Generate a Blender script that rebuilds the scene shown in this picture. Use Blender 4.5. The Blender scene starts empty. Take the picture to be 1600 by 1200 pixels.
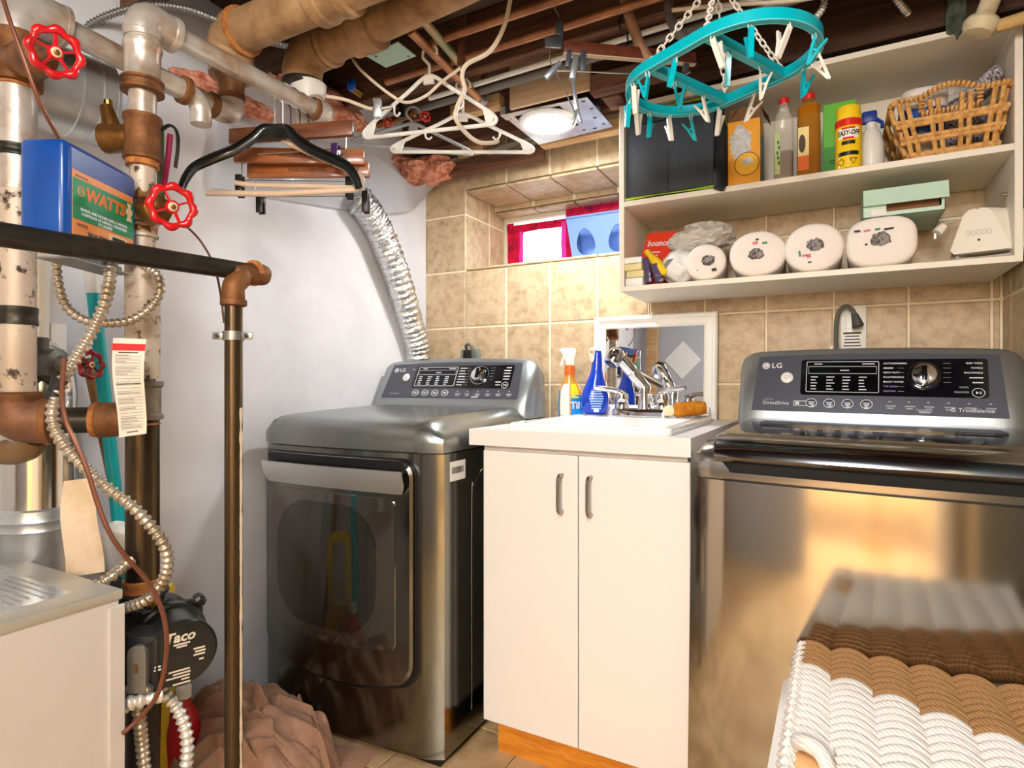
import bpy, bmesh, math, random
from mathutils import Vector, Matrix, noise
random.seed(7)
PI = math.pi
SC = bpy.context.scene
COL = SC.collection
# ------------------------------------------------------------------ camera, world, exposure, lamps
F, HY, CZ = 930.0, 598.0, 1.05                      # focal length in px, horizon row, eye height
TH = math.atan2(508.0, F)
SN, CS = math.sin(TH), math.cos(TH)
cam = bpy.data.objects.new('camera', bpy.data.cameras.new('camera'))
COL.objects.link(cam)
cam.location = (0, 0, CZ)
cam.rotation_euler = (PI/2, 0, TH)
cam.data.sensor_width = 36; cam.data.lens = F/1600*36
cam.data.shift_y = -(600-HY)/1600
cam.data.clip_start = .02
SC.camera = cam
w = bpy.data.worlds.new('world'); SC.world = w; w.use_nodes = True
w.node_tree.nodes['Background'].inputs[0].default_value = (.9, .95, 1, 1)
w.node_tree.nodes['Background'].inputs[1].default_value = 3.0
SC.view_settings.view_transform = 'Standard'; SC.view_settings.look = 'None'
SC.view_settings.gamma = 1; SC.view_settings.use_curve_mapping = False
SC.view_settings.exposure = .30
LAMPS = []
def lamp(name, loc, energy, col, size, rot=(0,0,0), shape='DISK'):
    l = bpy.data.lights.new(name, 'AREA'); l.energy = energy; l.color = col; l.size = size; l.shape = shape
    o = bpy.data.objects.new(name, l); COL.objects.link(o); o.location = loc; o.rotation_euler = rot
    return o
LED = Vector((-.884, 1.876, 1.948))                 # the recessed downlight
lamp('downlight_lamp', (LED.x, LED.y, LED.z-.006), 9, (.97, .985, 1), .165)
pl_ = bpy.data.lights.new('overhead_fill_light', 'POINT'); pl_.energy = 46; pl_.color = (.91, .955, 1); pl_.shadow_soft_size = .16
plo = bpy.data.objects.new('overhead_fill_light', pl_); COL.objects.link(plo); plo.location = (-.05, -.22, 1.93)   # added fill light overhead, behind the viewer
lamp('hall_lamp', (-.05, -2.3, 2.10), 120, (1, .90, .76), .40)                # warm hall light beyond the doorway
fl_ = bpy.data.lights.new('hall_fill_light', 'POINT'); fl_.energy = 50; fl_.color = (.97, .98, 1); fl_.shadow_soft_size = .2
flo = bpy.data.objects.new('hall_fill_light', fl_); COL.objects.link(flo); flo.location = (0, -1.75, 1.62)      # added fill light in the hall, brightens the shelf

# ------------------------------------------------------------------ helpers
def U(px, py, x=None, y=None, z=None, d=None):
    """the world point that a pixel of the photograph shows, on a plane of the room or at a depth"""
    a = (px-800)/F; b = (HY-py)/F
    v = Vector((-SN+CS*a, CS+SN*a, b))
    if x is not None: d = x/v.x
    elif y is not None: d = y/v.y
    elif z is not None: d = (z-CZ)/b
    return Vector((0, 0, CZ)) + v*d
def lin(c):
    return tuple((x/255/12.92 if x/255 <= .04045 else ((x/255+.055)/1.055)**2.4) for x in c) + (1,)
MATS = {}
def pm(name, col, rough=.5, metal=0, col2=None, scale=12, lo=.4, hi=.65, detail=4, stretch=None, bump=0, bscale=None,
       coat=0, trans=0, alpha=1, emit=0, rand=0, wave=None, transl=0, ior=1.45, aniso=None, rough2=None):
    if name in MATS: return MATS[name]
    m = bpy.data.materials.new(name); m.use_nodes = True; MATS[name] = m
    nt = m.node_tree; b = nt.nodes['Principled BSDF']; L = nt.links.new
    N = nt.nodes.new
    b.inputs['Base Color'].default_value = lin(col); b.inputs['Roughness'].default_value = rough
    b.inputs['Metallic'].default_value = metal; b.inputs['IOR'].default_value = ior
    if coat: b.inputs['Coat Weight'].default_value = coat; b.inputs['Coat Roughness'].default_value = .08
    if trans: b.inputs['Transmission Weight'].default_value = trans
    if alpha < 1: b.inputs['Alpha'].default_value = alpha
    if emit: b.inputs['Emission Color'].default_value = lin(col); b.inputs['Emission Strength'].default_value = emit
    tc = N('ShaderNodeTexCoord'); vec = tc.outputs['Object']
    if stretch:
        mp = N('ShaderNodeMapping'); mp.inputs['Scale'].default_value = stretch; L(vec, mp.inputs[0]); vec = mp.outputs[0]
    if rand:
        oi = N('ShaderNodeObjectInfo'); ad = N('ShaderNodeVectorMath'); ad.operation = 'MULTIPLY_ADD'
        cb = N('ShaderNodeCombineXYZ')
        for k in range(3): L(oi.outputs['Random'], cb.inputs[k])
        ad.inputs[1].default_value = (37, 53, 71); L(cb.outputs[0], ad.inputs[0]); L(vec, ad.inputs[2]); vec = ad.outputs[0]
    colout = None
    if wave:
        wv = N('ShaderNodeTexWave'); wv.bands_direction = wave[0]; wv.inputs['Scale'].default_value = wave[1]
        wv.inputs['Distortion'].default_value = wave[2]; wv.inputs['Detail'].default_value = 3; L(vec, wv.inputs[0])
        fac = wv.outputs['Fac']
    else:
        nz = N('ShaderNodeTexNoise'); nz.inputs['Scale'].default_value = scale; nz.inputs['Detail'].default_value = detail
        nz.inputs['Roughness'].default_value = .62; L(vec, nz.inputs[0]); fac = nz.outputs['Fac']
    if col2:
        cr = N('ShaderNodeValToRGB'); cr.color_ramp.elements[0].position = lo; cr.color_ramp.elements[1].position = hi
        cr.color_ramp.elements[0].color = lin(col); cr.color_ramp.elements[1].color = lin(col2)
        L(fac, cr.inputs[0]); colout = cr.outputs[0]
        if rand:
            hs = N('ShaderNodeHueSaturation'); mr = N('ShaderNodeMapRange')
            mr.inputs[3].default_value = 1-rand; mr.inputs[4].default_value = 1+rand
            L(oi.outputs['Random'], mr.inputs[0]); L(mr.outputs[0], hs.inputs['Value']); L(colout, hs.inputs['Color']); colout = hs.outputs[0]
        L(colout, b.inputs['Base Color'])
        if rough2 is not None:
            mr2 = N('ShaderNodeMapRange'); mr2.inputs[1].default_value = lo; mr2.inputs[2].default_value = hi
            mr2.inputs[3].default_value = rough; mr2.inputs[4].default_value = rough2; L(fac, mr2.inputs[0]); L(mr2.outputs[0], b.inputs['Roughness'])
    if bump:
        bp = N('ShaderNodeBump'); bp.inputs['Strength'].default_value = min(1, bump); bp.inputs['Distance'].default_value = .004 if bump <= 1 else .004*bump
        if bscale:
            n2 = N('ShaderNodeTexNoise'); n2.inputs['Scale'].default_value = bscale; n2.inputs['Detail'].default_value = 5; L(vec, n2.inputs[0]); L(n2.outputs['Fac'], bp.inputs['Height'])
        else: L(fac, bp.inputs['Height'])
        L(bp.outputs[0], b.inputs['Normal'])
    if transl:
        tl = N('ShaderNodeBsdfTranslucent'); mx = N('ShaderNodeMixShader'); mx.inputs[0].default_value = transl
        tl.inputs[0].default_value = lin(col)
        if colout: L(colout, tl.inputs[0])
        L(b.outputs[0], mx.inputs[1]); L(tl.outputs[0], mx.inputs[2])
        L(mx.outputs[0], nt.nodes['Material Output'].inputs[0])
    return m

def basis(ax):
    ax = Vector(ax).normalized(); t = Vector((0, 0, 1)) if abs(ax.z) < .9 else Vector((1, 0, 0))
    u = t.cross(ax).normalized(); return u, ax.cross(u).normalized(), ax
class MB:
    def __init__(s): s.v = []; s.f = []
    def add(s, vs, fs):
        o = len(s.v); s.v += [Vector(p) for p in vs]; s.f += [tuple(i+o for i in f) for f in fs]; return s
    def box(s, x0, x1, y0, y1, z0, z1, bev=0, seg=2, M=None):
        x0, x1 = sorted((x0, x1)); y0, y1 = sorted((y0, y1)); z0, z1 = sorted((z0, z1))
        if not bev:
            vs = [Vector((x, y, z)) for z in (z0, z1) for y in (y0, y1) for x in (x0, x1)]
            fs = [(0,2,3,1),(4,5,7,6),(0,1,5,4),(2,6,7,3),(0,4,6,2),(1,3,7,5)]
        else:
            bm = bmesh.new(); bmesh.ops.create_cube(bm, size=1)
            for v in bm.verts: v.co = Vector(((x0+x1)/2+v.co.x*(x1-x0), (y0+y1)/2+v.co.y*(y1-y0), (z0+z1)/2+v.co.z*(z1-z0)))
            bmesh.ops.bevel(bm, geom=bm.edges[:], offset=min(bev, .49*min(x1-x0, y1-y0, z1-z0)), segments=seg, affect='EDGES', profile=.5)
            bm.verts.index_update(); vs = [v.co.copy() for v in bm.verts]; fs = [tuple(v.index for v in f.verts) for f in bm.faces]; bm.free()
        if M is not None: vs = [M @ v for v in vs]
        return s.add(vs, fs)
    def obox(s, c, u, v, w, bev=0, seg=2):
        """box with centre c and full edge vectors u, v, w"""
        u, v, w = Vector(u), Vector(v), Vector(w)
        M = Matrix((u.normalized(), v.normalized(), w.normalized())).transposed().to_4x4(); M.translation = Vector(c)
        a, b, d = u.length/2, v.length/2, w.length/2
        return s.box(-a, a, -b, b, -d, d, bev, seg, M)
    def loft(s, rings, closed=True, cap=True):
        n = len(rings[0]); vs = [p for r in rings for p in r]; fs = []
        for i in range(len(rings)-1):
            for j in range(n if closed else n-1):
                k = (j+1) % n; fs.append((i*n+j, i*n+k, (i+1)*n+k, (i+1)*n+j))
        if cap and closed: fs.append(tuple(range(n-1, -1, -1))); fs.append(tuple((len(rings)-1)*n+j for j in range(n)))
        return s.add(vs, fs)
    def tube(s, pts, r, n=10, closed=False, cap=True, flat=1.0, up=None):
        pts = [Vector(p) for p in pts]; m = len(pts)
        rr = r if isinstance(r, (list, tuple)) else [r]*m
        T = []
        for i in range(m):
            a = pts[(i-1) % m] if closed or i > 0 else pts[i]; b = pts[(i+1) % m] if closed or i < m-1 else pts[i]
            T.append((b-a).normalized() if (b-a).length > 1e-9 else Vector((0,0,1)))
        u = Vector(up) if up else basis(T[0])[0]; rings = []
        for i in range(m):
            t = T[i]; u = u - t*u.dot(t)
            u = u.normalized() if u.length > 1e-6 else basis(t)[0]
            v = t.cross(u)
            rings.append([pts[i] + (u*math.cos(2*PI*k/n) + v*flat*math.sin(2*PI*k/n))*rr[i] for k in range(n)])
        if closed: rings.append(rings[0]); return s.loft(rings, True, False)
        return s.loft(rings, True, cap)
    def lathe(s, prof, o, ax=(0,0,1), n=20, u=None):
        a, b, c = basis(ax); o = Vector(o)
        if u is not None: a = Vector(u).normalized(); b = c.cross(a)
        rings = [[o + c*h + (a*math.cos(2*PI*k/n)+b*math.sin(2*PI*k/n))*max(r, 1e-5) for k in range(n)] for r, h in prof]
        return s.loft(rings)
    def cyl(s, a, b, r, n=14): return s.tube([a, b], r, n)
    def prism(s, pts, o, u, v, w):
        """polygon of (a, b) pairs in the plane o + a*u + b*v, extruded along w"""
        o, u, v, w = Vector(o), Vector(u), Vector(v), Vector(w)
        A = [o+u*a+v*b for a, b in pts]; return s.loft([A, [p+w for p in A]])
    def ring(s, outer, inner, o, u, v, w):
        """frame between two outlines of equal length, extruded"""
        o, u, v, w = Vector(o), Vector(u), Vector(v), Vector(w); n = len(outer)
        A = [o+u*a+v*b for a, b in outer]; B = [o+u*a+v*b for a, b in inner]
        return s.loft([A, B, [p+w for p in B], [p+w for p in A], A], True, False)
    def grid(s, nu, nv, fn, thick=0):
        P = [[Vector(fn(i/(nu-1), j/(nv-1))) for i in range(nu)] for j in range(nv)]
        vs = [p for r in P for p in r]; fs = [(j*nu+i, j*nu+i+1, (j+1)*nu+i+1, (j+1)*nu+i) for j in range(nv-1) for i in range(nu-1)]
        if thick:
            nr = []
            for j in range(nv):
                for i in range(nu):
                    du = P[j][min(i+1, nu-1)]-P[j][max(i-1, 0)]; dv = P[min(j+1, nv-1)][i]-P[max(j-1, 0)][i]
                    q = du.cross(dv); nr.append(q.normalized() if q.length else Vector((0,0,1)))
            n0 = len(vs); vs = vs+[p-nr[k]*thick for k, p in enumerate(vs)]; fs = fs+[tuple(i+n0 for i in reversed(f)) for f in fs]
            rim = [i for i in range(nu)]+[j*nu+nu-1 for j in range(1, nv)]+[(nv-1)*nu+i for i in range(nu-2, -1, -1)]+[j*nu for j in range(nv-2, 0, -1)]
            for a, b in zip(rim, rim[1:]+rim[:1]): fs.append((b, a, a+n0, b+n0))
        return s.add(vs, fs)
    def blob(s, c, r, sub=3, amp=.2, freq=2., seed=0, flatz=None):
        bm = bmesh.new(); bmesh.ops.create_icosphere(bm, subdivisions=sub, radius=1); r = Vector(r) if not isinstance(r, (int, float)) else Vector((r,)*3); c = Vector(c)
        for v in bm.verts:
            k = 1+amp*noise.fractal(v.co*freq+Vector((seed*3.1, seed*1.7, seed)), 1., 2., 4)
            v.co = c+Vector((v.co.x*r.x, v.co.y*r.y, v.co.z*r.z))*k
            if flatz is not None and v.co.z < flatz: v.co.z = flatz
        bm.verts.index_update(); s.add([v.co.copy() for v in bm.verts], [tuple(v.index for v in f.verts) for f in bm.faces]); bm.free(); return s
    def move(s, M): s.v = [M @ p for p in s.v]; return s
    def build(s, name, mat, parent=None, smooth=True, angle=.6, kind=None, label=None):
        off = Vector((0,0,0)); q = parent
        while q is not None: off = off+q.location; q = q.parent
        me = bpy.data.meshes.new(name); me.from_pydata([tuple(p-off) for p in s.v], [], s.f); me.validate()
        bm = bmesh.new(); bm.from_mesh(me); bmesh.ops.recalc_face_normals(bm, faces=bm.faces); bm.to_mesh(me); bm.free()
        me.materials.append(mat)
        if smooth: me.shade_smooth(); me.set_sharp_from_angle(angle=angle)
        o = bpy.data.objects.new(name, me); COL.objects.link(o)
        if parent is not None: o.parent = parent
        if kind: o['kind'] = kind
        if label: o['label'] = label
        return o
def thing(name, label, cat, loc=(0,0,0), group=None, rot=None):
    o = bpy.data.objects.new(name, None); COL.objects.link(o); o.location = loc; o.empty_display_size = .05
    o['label'] = label; o['category'] = cat
    if group: o['group'] = group
    if rot: o.rotation_euler = rot
    return o
def tag(o, label, cat, group=None):
    o['label'] = label; o['category'] = cat
    if group: o['group'] = group
    return o
def dup(o, parent=None, loc=None, rot=None, label=None, scale=None):
    c = o.copy(); COL.objects.link(c); c.parent = parent
    for ch in list(o.children): dup(ch, c)
    if loc is not None: c.location = loc
    if rot is not None: c.rotation_euler = rot
    if scale is not None: c.scale = scale
    if label: c['label'] = label
    return c
def text(s, size, o, u, v, mat, parent, name='lettering', align='CENTER', ext=.0006, xs=1.0, bold=0, shear=0):
    cu = bpy.data.curves.new('t', 'FONT'); cu.body = s; cu.size = size; cu.align_x = align; cu.align_y = 'CENTER'; cu.extrude = ext/2; cu.resolution_u = 2
    cu.offset = bold*size; cu.shear = shear
    t = bpy.data.objects.new('t', cu); me = t.to_mesh()
    u = Vector(u).normalized(); v = Vector(v).normalized(); w_ = u.cross(v); o = Vector(o)
    mb = MB(); mb.add([o+u*p.co.x*xs+v*p.co.y+w_*(p.co.z+ext/2) for p in me.vertices], [tuple(f.vertices) for f in me.polygons])
    t.to_mesh_clear(); bpy.data.objects.remove(t); bpy.data.curves.remove(cu)
    if not mb.v: return None
    return mb.build(name, mat, parent, smooth=False)
def spl(pts, n=6, closed=False):
    """Catmull-Rom through points"""
    P = [Vector(p) for p in pts]; out = []; m = len(P)
    for i in range(m if closed else m-1):
        p0 = P[(i-1) % m] if closed or i > 0 else P[0]*2-P[1]; p1 = P[i]; p2 = P[(i+1) % m]
        p3 = P[(i+2) % m] if closed or i+2 < m else P[-1]*2-P[-2]
        for k in range(n):
            t = k/n; out.append(.5*((2*p1)+(p2-p0)*t+(2*p0-5*p1+4*p2-p3)*t*t+(3*p1-p0-3*p2+p3)*t*t*t))
    if not closed: out.append(P[-1])
    return out
def rrect(x0, x1, y0, y1, r, n=5):
    out = []
    for cx, cy, a0 in ((x1-r, y1-r, 0), (x0+r, y1-r, PI/2), (x0+r, y0+r, PI), (x1-r, y0+r, 1.5*PI)):
        for k in range(n+1): a = a0+PI/2*k/n; out.append((cx+r*math.cos(a), cy+r*math.sin(a)))
    return out
def ellipse(cx, cy, a, b, n=20): return [(cx+a*math.cos(2*PI*k/n), cy+b*math.sin(2*PI*k/n)) for k in range(n)]
R_ = Vector((CS, SN, 0)); Fv = Vector((-SN, CS, 0))
X, Y, Z = Vector((1,0,0)), Vector((0,1,0)), Vector((0,0,1))

# ------------------------------------------------------------------ common materials
WHITE = pm('white_paint', (228,228,232), .75, col2=(216,216,222), scale=3, bump=.05, bscale=60)
TILE = pm('stone_tile', (202,180,146), .42, col2=(166,140,106), scale=26, lo=.42, hi=.72, detail=8, rand=.05, bump=.12, bscale=90)
GROUT = pm('grout', (240,226,196), .85)
GRAPH = pm('graphite_steel', (138,138,131), .15, 1, col2=(130,129,122), scale=3)
GRAPHTOP = pm('silver_enamel', (150,154,152), .26, .85, col2=(140,144,143), scale=5)
BLACK = pm('black_plastic', (22,22,24), .35)
MATTBLK = pm('matt_black', (24,25,26), .6)
GLOSSBLK = pm('gloss_black', (16,16,20), .08, coat=.5)
PANEL = pm('console_graphite', (84,86,96), .32, .35)
PRINT = pm('white_print', (225,226,232), .5)
GREYPRINT = pm('grey_print', (165,166,175), .5)
CHROME = pm('chrome', (225,226,230), .06, 1)
NICKEL = pm('brushed_nickel', (168,160,148), .3, 1)
CAB = pm('white_laminate', (226,222,220), .4)
PORC = pm('white_porcelain', (240,240,238), .15, coat=.4)
WHITEPL = pm('white_plastic', (236,234,228), .35)
BRASS = pm('brass', (190,150,80), .25, 1)
WOOD = pm('pine_wood', (205,168,122), .6, col2=(176,132,88), stretch=(3,30,30), scale=3, bump=.1)
DARKWOOD = pm('old_joist_wood', (82,54,36), .8, col2=(44,28,19), stretch=(1.5,22,22), scale=3, lo=.35, hi=.7, bump=.3)
# ------------------------------------------------------------------ room shell
LX, RX, BY, RY = -1.655, .42, 2.20, -3.0
WX0, WX1, WZ0, WZ1 = -1.434, -.62, 1.543, 1.897          # window recess
def struct(o): o['kind'] = 'structure'; return o
wl = struct(MB().box(LX-.1, LX, RY, BY+.05, 0, 2.2).build('wall_left', WHITE, smooth=False))
GROUTB = GROUT
mb = MB()
mb.box(LX, WX0-.004, BY+.004, BY+.5, 0, 2.2); mb.box(WX1+.004, RX+.1, BY+.004, BY+.5, 0, 2.2)
mb.box(WX0, WX1, BY+.004, BY+.5, 0, WZ0-.004); mb.box(WX0, WX1, BY+.004, BY+.258, WZ1+.004, 2.2)
mb.box(WX0, WX1, BY+.258, BY+.5, WZ1-.035+.004, 2.2)
wb = struct(mb.build('wall_back', GROUT, smooth=False))
wr = struct(MB().box(RX+.004, RX+.1, 1.2, BY+.05, 0, 2.2).build('wall_right', GROUT, smooth=False))
TW, TH_, G = .2035, .249, .0036
tile_cache = {}
def tile(parent, o, u, v, w, h, cut=None):
    key = (round(w, 4), round(h, 4), tuple(round(a, 2) for a in u), tuple(round(a, 2) for a in v))
    c = Vector(o)+Vector(u)*w/2+Vector(v)*h/2
    if key not in tile_cache:
        nrm = Vector(u).cross(Vector(v))
        t = MB().obox((0,0,0), Vector(u)*(w-2*G), Vector(v)*(h-2*G), nrm*.010, .0025, 1).build('tile', TILE, parent)
        for vv in t.data.vertices: vv.co = vv.co + Vector(parent.location)
        tile_cache[key] = t.data; t.location = c-Vector(u).cross(Vector(v))*.0062
    else:
        t = bpy.data.objects.new('tile', tile_cache[key]); COL.objects.link(t); t.parent = parent; t.location = c-Vector(u).cross(Vector(v))*.0062
    return t
xs = [-1.434+TW*k for k in range(-1, 10)]; xs[0] = LX+.001; xs.append(RX)
zs = [.049+TH_*k for k in range(0, 8)]+[2.041, 2.18]
zs = sorted(set(round(z, 4) for z in zs))
for i in range(len(xs)-1):
    for j in range(len(zs)-1):
        x0, x1, z0, z1 = xs[i], xs[i+1], zs[j], zs[j+1]
        if z1 < .75: continue
        if x0 >= WX0-.01 and x1 <= WX1+.01:
            if z0 >= WZ0-.01 and z1 <= WZ1: continue
            if z0 < WZ1 < z1: z0 = WZ1
        if x1-x0 < .008: continue
        tile(wb, (x0, BY, z0), X, Z, x1-x0, z1-z0)
if xs[0] < -1.64: tile(wb, (LX, BY, 1.543), X, Z, .0165, .249)
for j in range(3):                                        # right wall: same courses
    pass
ys = [BY-.10]+[BY-.10-TW*k for k in range(1, 5)]
for j in range(len(zs)-1):
    if zs[j+1] < .75: continue
    prev = BY
    for yy in ys:
        tile(wr, (RX, prev, zs[j]), -Y, Z, prev-yy, zs[j+1]-zs[j]); prev = yy
# recess reveals
for (z0, z1) in ((WZ0, 1.792), (1.792, WZ1)):
    tile(wb, (WX0, BY+.002, z0), Y, Z, .2035, z1-z0); tile(wb, (WX0, BY+.2055, z0), Y, Z, .14, z1-z0)
    tile(wb, (WX1, BY+.3455, z0), -Y, Z, .14, z1-z0); tile(wb, (WX1, BY+.2055, z0), -Y, Z, .2035, z1-z0)
for k in range(4):
    x0 = WX0+TW*k
    tile(wb, (x0, BY+.002, WZ1), X, Y, TW, .254)
    tile(wb, (x0, BY+.256, WZ1-.035), X, Z, TW, .035)
    tile(wb, (x0, BY+.258, WZ1-.035), X, Y, TW, .09)
    tile(wb, (x0, BY+.3455, WZ0), X, -Y, TW, .3435)
# window: frame, sash, panes, pink tape
PINK = pm('pink_tape', (225,20,80), .3, col2=(180,8,60), scale=30, transl=.35, bump=.4, bscale=40)
PINKLT = pm('pink_film', (245,90,200), .3, transl=.6)
FRAMEW = pm('window_frame_paint', (222,214,196), .6)
PANE = pm('window_pane', (255,255,255), .05, trans=1)
wy = BY+.345
win = struct(MB().box(WX0, WX1, wy, wy+.05, 1.835, WZ1).box(WX0, WX0+.022, wy, wy+.05, WZ0, 1.835).box(WX1-.02, WX1, wy, wy+.05, WZ0, 1.835)
    .box(WX0+.022, WX1-.02, wy, wy+.05, WZ0, WZ0+.012).box(-1.085, -1.055, wy, wy+.05, WZ0+.012, 1.835).build('window_1', FRAMEW, smooth=False))
MB().box(WX0+.022, -1.085, wy+.02, wy+.024, WZ0+.012, 1.835).build('pane', PANE, win, smooth=False)
MB().box(-1.055, WX1-.02, wy+.02, wy+.024, WZ0+.012, 1.835).build('pane', PANE, win, smooth=False)
def tape(x0, x1, z0, z1, dy, mat=PINK):
    def fn(a, b):
        x = x0+(x1-x0)*a; z = z0+(z1-z0)*b
        q = Vector((x*22, z*22, dy*50))
        return (x+.005*noise.noise(q*1.7) if 0 < a < 1 else x+.004*noise.noise(q*2), wy-dy-.004*noise.noise(q), z+.004*noise.noise(q*2+Vector((5,0,0))))
    return MB().grid(9, 9, fn, .001).build('tape', mat, win)
tape(-1.412, -1.345, WZ0-.01, 1.80, .004); tape(-1.412, -1.07, 1.775, 1.812, .006); tape(-1.125, -1.06, WZ0-.01, 1.80, .009, PINKLT)
tape(-1.10, -1.045, WZ0-.01, 1.87, .012); tape(-1.08, WX1-.02, 1.80, 1.868, .014); tape(-1.412, -1.375, 1.78, 1.822, .010); tape(-1.345, -1.325, WZ0, 1.78, .007, PINKLT)
TAPEINK = pm('tape_ink', (90,5,50), .5)
for (x, z, r) in ((-1.385,1.70,.014), (-1.37,1.60,.013), (-1.25,1.795,.010), (-1.15,1.80,.010), (-.98,1.835,.013), (-1.065,1.62,.011), (-.82,1.835,.013)):
    MB().ring(ellipse(x, z, r, r*.8, 14), ellipse(x, z, r*.55, r*.4, 14), (0, wy-.0215, 0), X, Z, (0,.001,0)).build('tape_emblem', TAPEINK, win, smooth=False)
# floor
FL = pm('floor_tile', (206,178,138), .35, col2=(172,140,100), scale=7, rand=.05, bump=.05)
fl = struct(MB().box(LX-.1, RX+.1, RY-1.5, BY+.1, -.1, -.004).build('floor', pm('floor_grout', (120,98,74), .9), smooth=False))
fx = LX
k = 0
ft = MB().box(-.15, .15, -.15, .15, -.009, 0, .002, 1).build('tile', FL, fl)
first = True
for i in range(7):
    for j in range(13):
        o = ft if first else bpy.data.objects.new('tile', ft.data)
        if not first: COL.objects.link(o); o.parent = fl
        first = False; o.location = (LX+.1+.304*i, 2.0-.304*j, 0)
# ceiling: subfloor boards and joists
ce = struct(MB().box(LX-.1, RX+.1, RY-1.5, BY+.1, 2.215, 2.30).build('ceiling', DARKWOOD, smooth=False))
for j in range(15):
    y1 = BY+.05-j*.14
    MB().box(LX, RX+.1, y1-.136, y1, 2.195, 2.214, .002, 1).build('board', DARKWOOD, ce)
JOISTW = pm('joist_brown', (128,86,62), .8, col2=(66,42,30), stretch=(1.2,20,20), scale=3, lo=.35, hi=.7, bump=.3)
for (y, zb, m) in ((2.06, 2.03, JOISTW), (1.92, 1.975, DARKWOOD), (1.58, 2.02, JOISTW), (1.31, 2.03, DARKWOOD), (.90, 2.03, JOISTW), (.52, 2.03, DARKWOOD), (.12, 2.03, DARKWOOD)):
    if zb < 2: MB().box(-.60, RX+.1, y-.03, y+.02, zb, 2.195, .003, 1).build('joist', m, ce)
    else: MB().box(LX, RX+.1, y-.022, y+.022, zb, 2.195, .003, 1).build('joist', m, ce)
# baseboard on the left wall
struct(MB().prism([(0,0),(.012,0),(.012,.06),(.006,.085),(0,.09)], (LX, .1, 0), X, Z, (0,1.12,0)).build('baseboard_left', pm('trim_white', (232,230,226), .4), smooth=False))
# the room behind the camera: warm wall with doorway, white door, hall
WARM = pm('warm_wall_paint', (234,208,160), .7)
BEHIND = pm('pale_wall_paint', (176,176,182), .7)
struct(MB().box(LX, -.45, -1.06, -1.0, 0, 2.2).box(.36, RX+.1, -1.06, -1.0, 0, 2.2).box(-.45, .36, -1.06, -1.0, 2.02, 2.2).build('wall_rear', BEHIND, smooth=False))
struct(MB().box(RX+.004, RX+.1, .10, 1.2, 0, 2.2).build('wall_right_dark', pm('dark_green_paint', (52,60,50), .7), smooth=False))
struct(MB().box(RX+.004, RX+.1, RY, .10, 0, 2.2).build('wall_right_rear', WARM, smooth=False))
struct(MB().box(LX, RX+.1, RY-.1, RY, 0, 2.2).build('wall_hall', WARM, smooth=False))
d = struct(MB().box(-.02, .02, -.80, 0, .01, 2.0).build('door_1', pm('door_white', (236,232,222), .35), smooth=False)); d.location = (.375, -.97, 0); d.rotation_euler = (0, 0, math.radians(-178))
MB().lathe([(.012,0),(.012,.03),(.028,.045),(.03,.06),(.022,.075),(.001,.08)], (.02+d.location.x, -.74+d.location.y, .98), X).lathe([(.012,0),(.012,.03),(.028,.045),(.03,.06),(.022,.075),(.001,.08)], (-.02+d.location.x, -.74+d.location.y, .98), -X).build('door_handle', BRASS, d, kind='stuff')
for z0, z1 in ((.15,.85),(1.05,1.85)):
    MB().ring(rrect(-.68,-.12,z0,z1,.01,1), rrect(-.66,-.14,z0+.02,z1-.02,.01,1), (.018+d.location.x, d.location.y, 0), Y, Z, (.008,0,0)).build('moulding', MATS['door_white'], d)
def rear_lamp(name, label, c, r, col, e):
    t = thing(name, label, 'lamp', c)
    MB().lathe([(r+.02,.012),(r+.025,.03),(r+.02,.045)], c, Z, 32).build('rim', WHITEPL, t)
    MB().lathe([(.001,.011),(r,.011),(r,.014)], c, Z, 32).build('diffuser', pm('diffuser_'+name, col, .5, emit=e), t)
t = thing('overhead_fill_lamp', 'added fill lamp hung from the joists behind the viewer', 'lamp', (-.05,-.22,2.03))  # fixture made up to carry the overhead fill light
MB().lathe([(.06,.19),(.06,.165),(.02,.16),(.012,.10),(.03,.09),(.03,.07)], (-.05,-.22,1.99), Z, 20).build('holder', WHITEPL, t)
t = thing('hall_fill_lamp', 'added fill lamp standing in the hall beyond the doorway', 'lamp', (0,-1.75,0))  # stand made up to carry the fill light in the hall
MB().lathe([(.13,0),(.13,.015),(.02,.025),(.012,.03),(.012,1.40)], (0,-1.75,0), Z, 24).build('stand', BRASS, t)
MB().lathe([(.03,1.40),(.05,1.42),(.05,1.435)], (0,-1.75,0), Z, 24).build('holder', BRASS, t)
rear_lamp('hall_ceiling_lamp', 'round warm ceiling light in the hall beyond the doorway', (-.05,-2.3,2.10), .20, (255,205,140), 3)

o = MB().box(-1.52, -1.42, -.998, -.96, 0, 2.2, .003).build('wooden_post', WOOD); tag(o, 'wooden post against the wall behind the viewer', 'post')
o = MB().prism([(-.16,.0),(.0,-.17),(.16,.0),(.0,.17)], (-1.20,-.998,1.62), X, Z, (0,.002,0)).build('hung_paper', pm('grey_paper', (226,224,220), .8), smooth=False); tag(o, 'sheet of paper hanging on one corner on the wall behind the viewer', 'paper')
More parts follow.
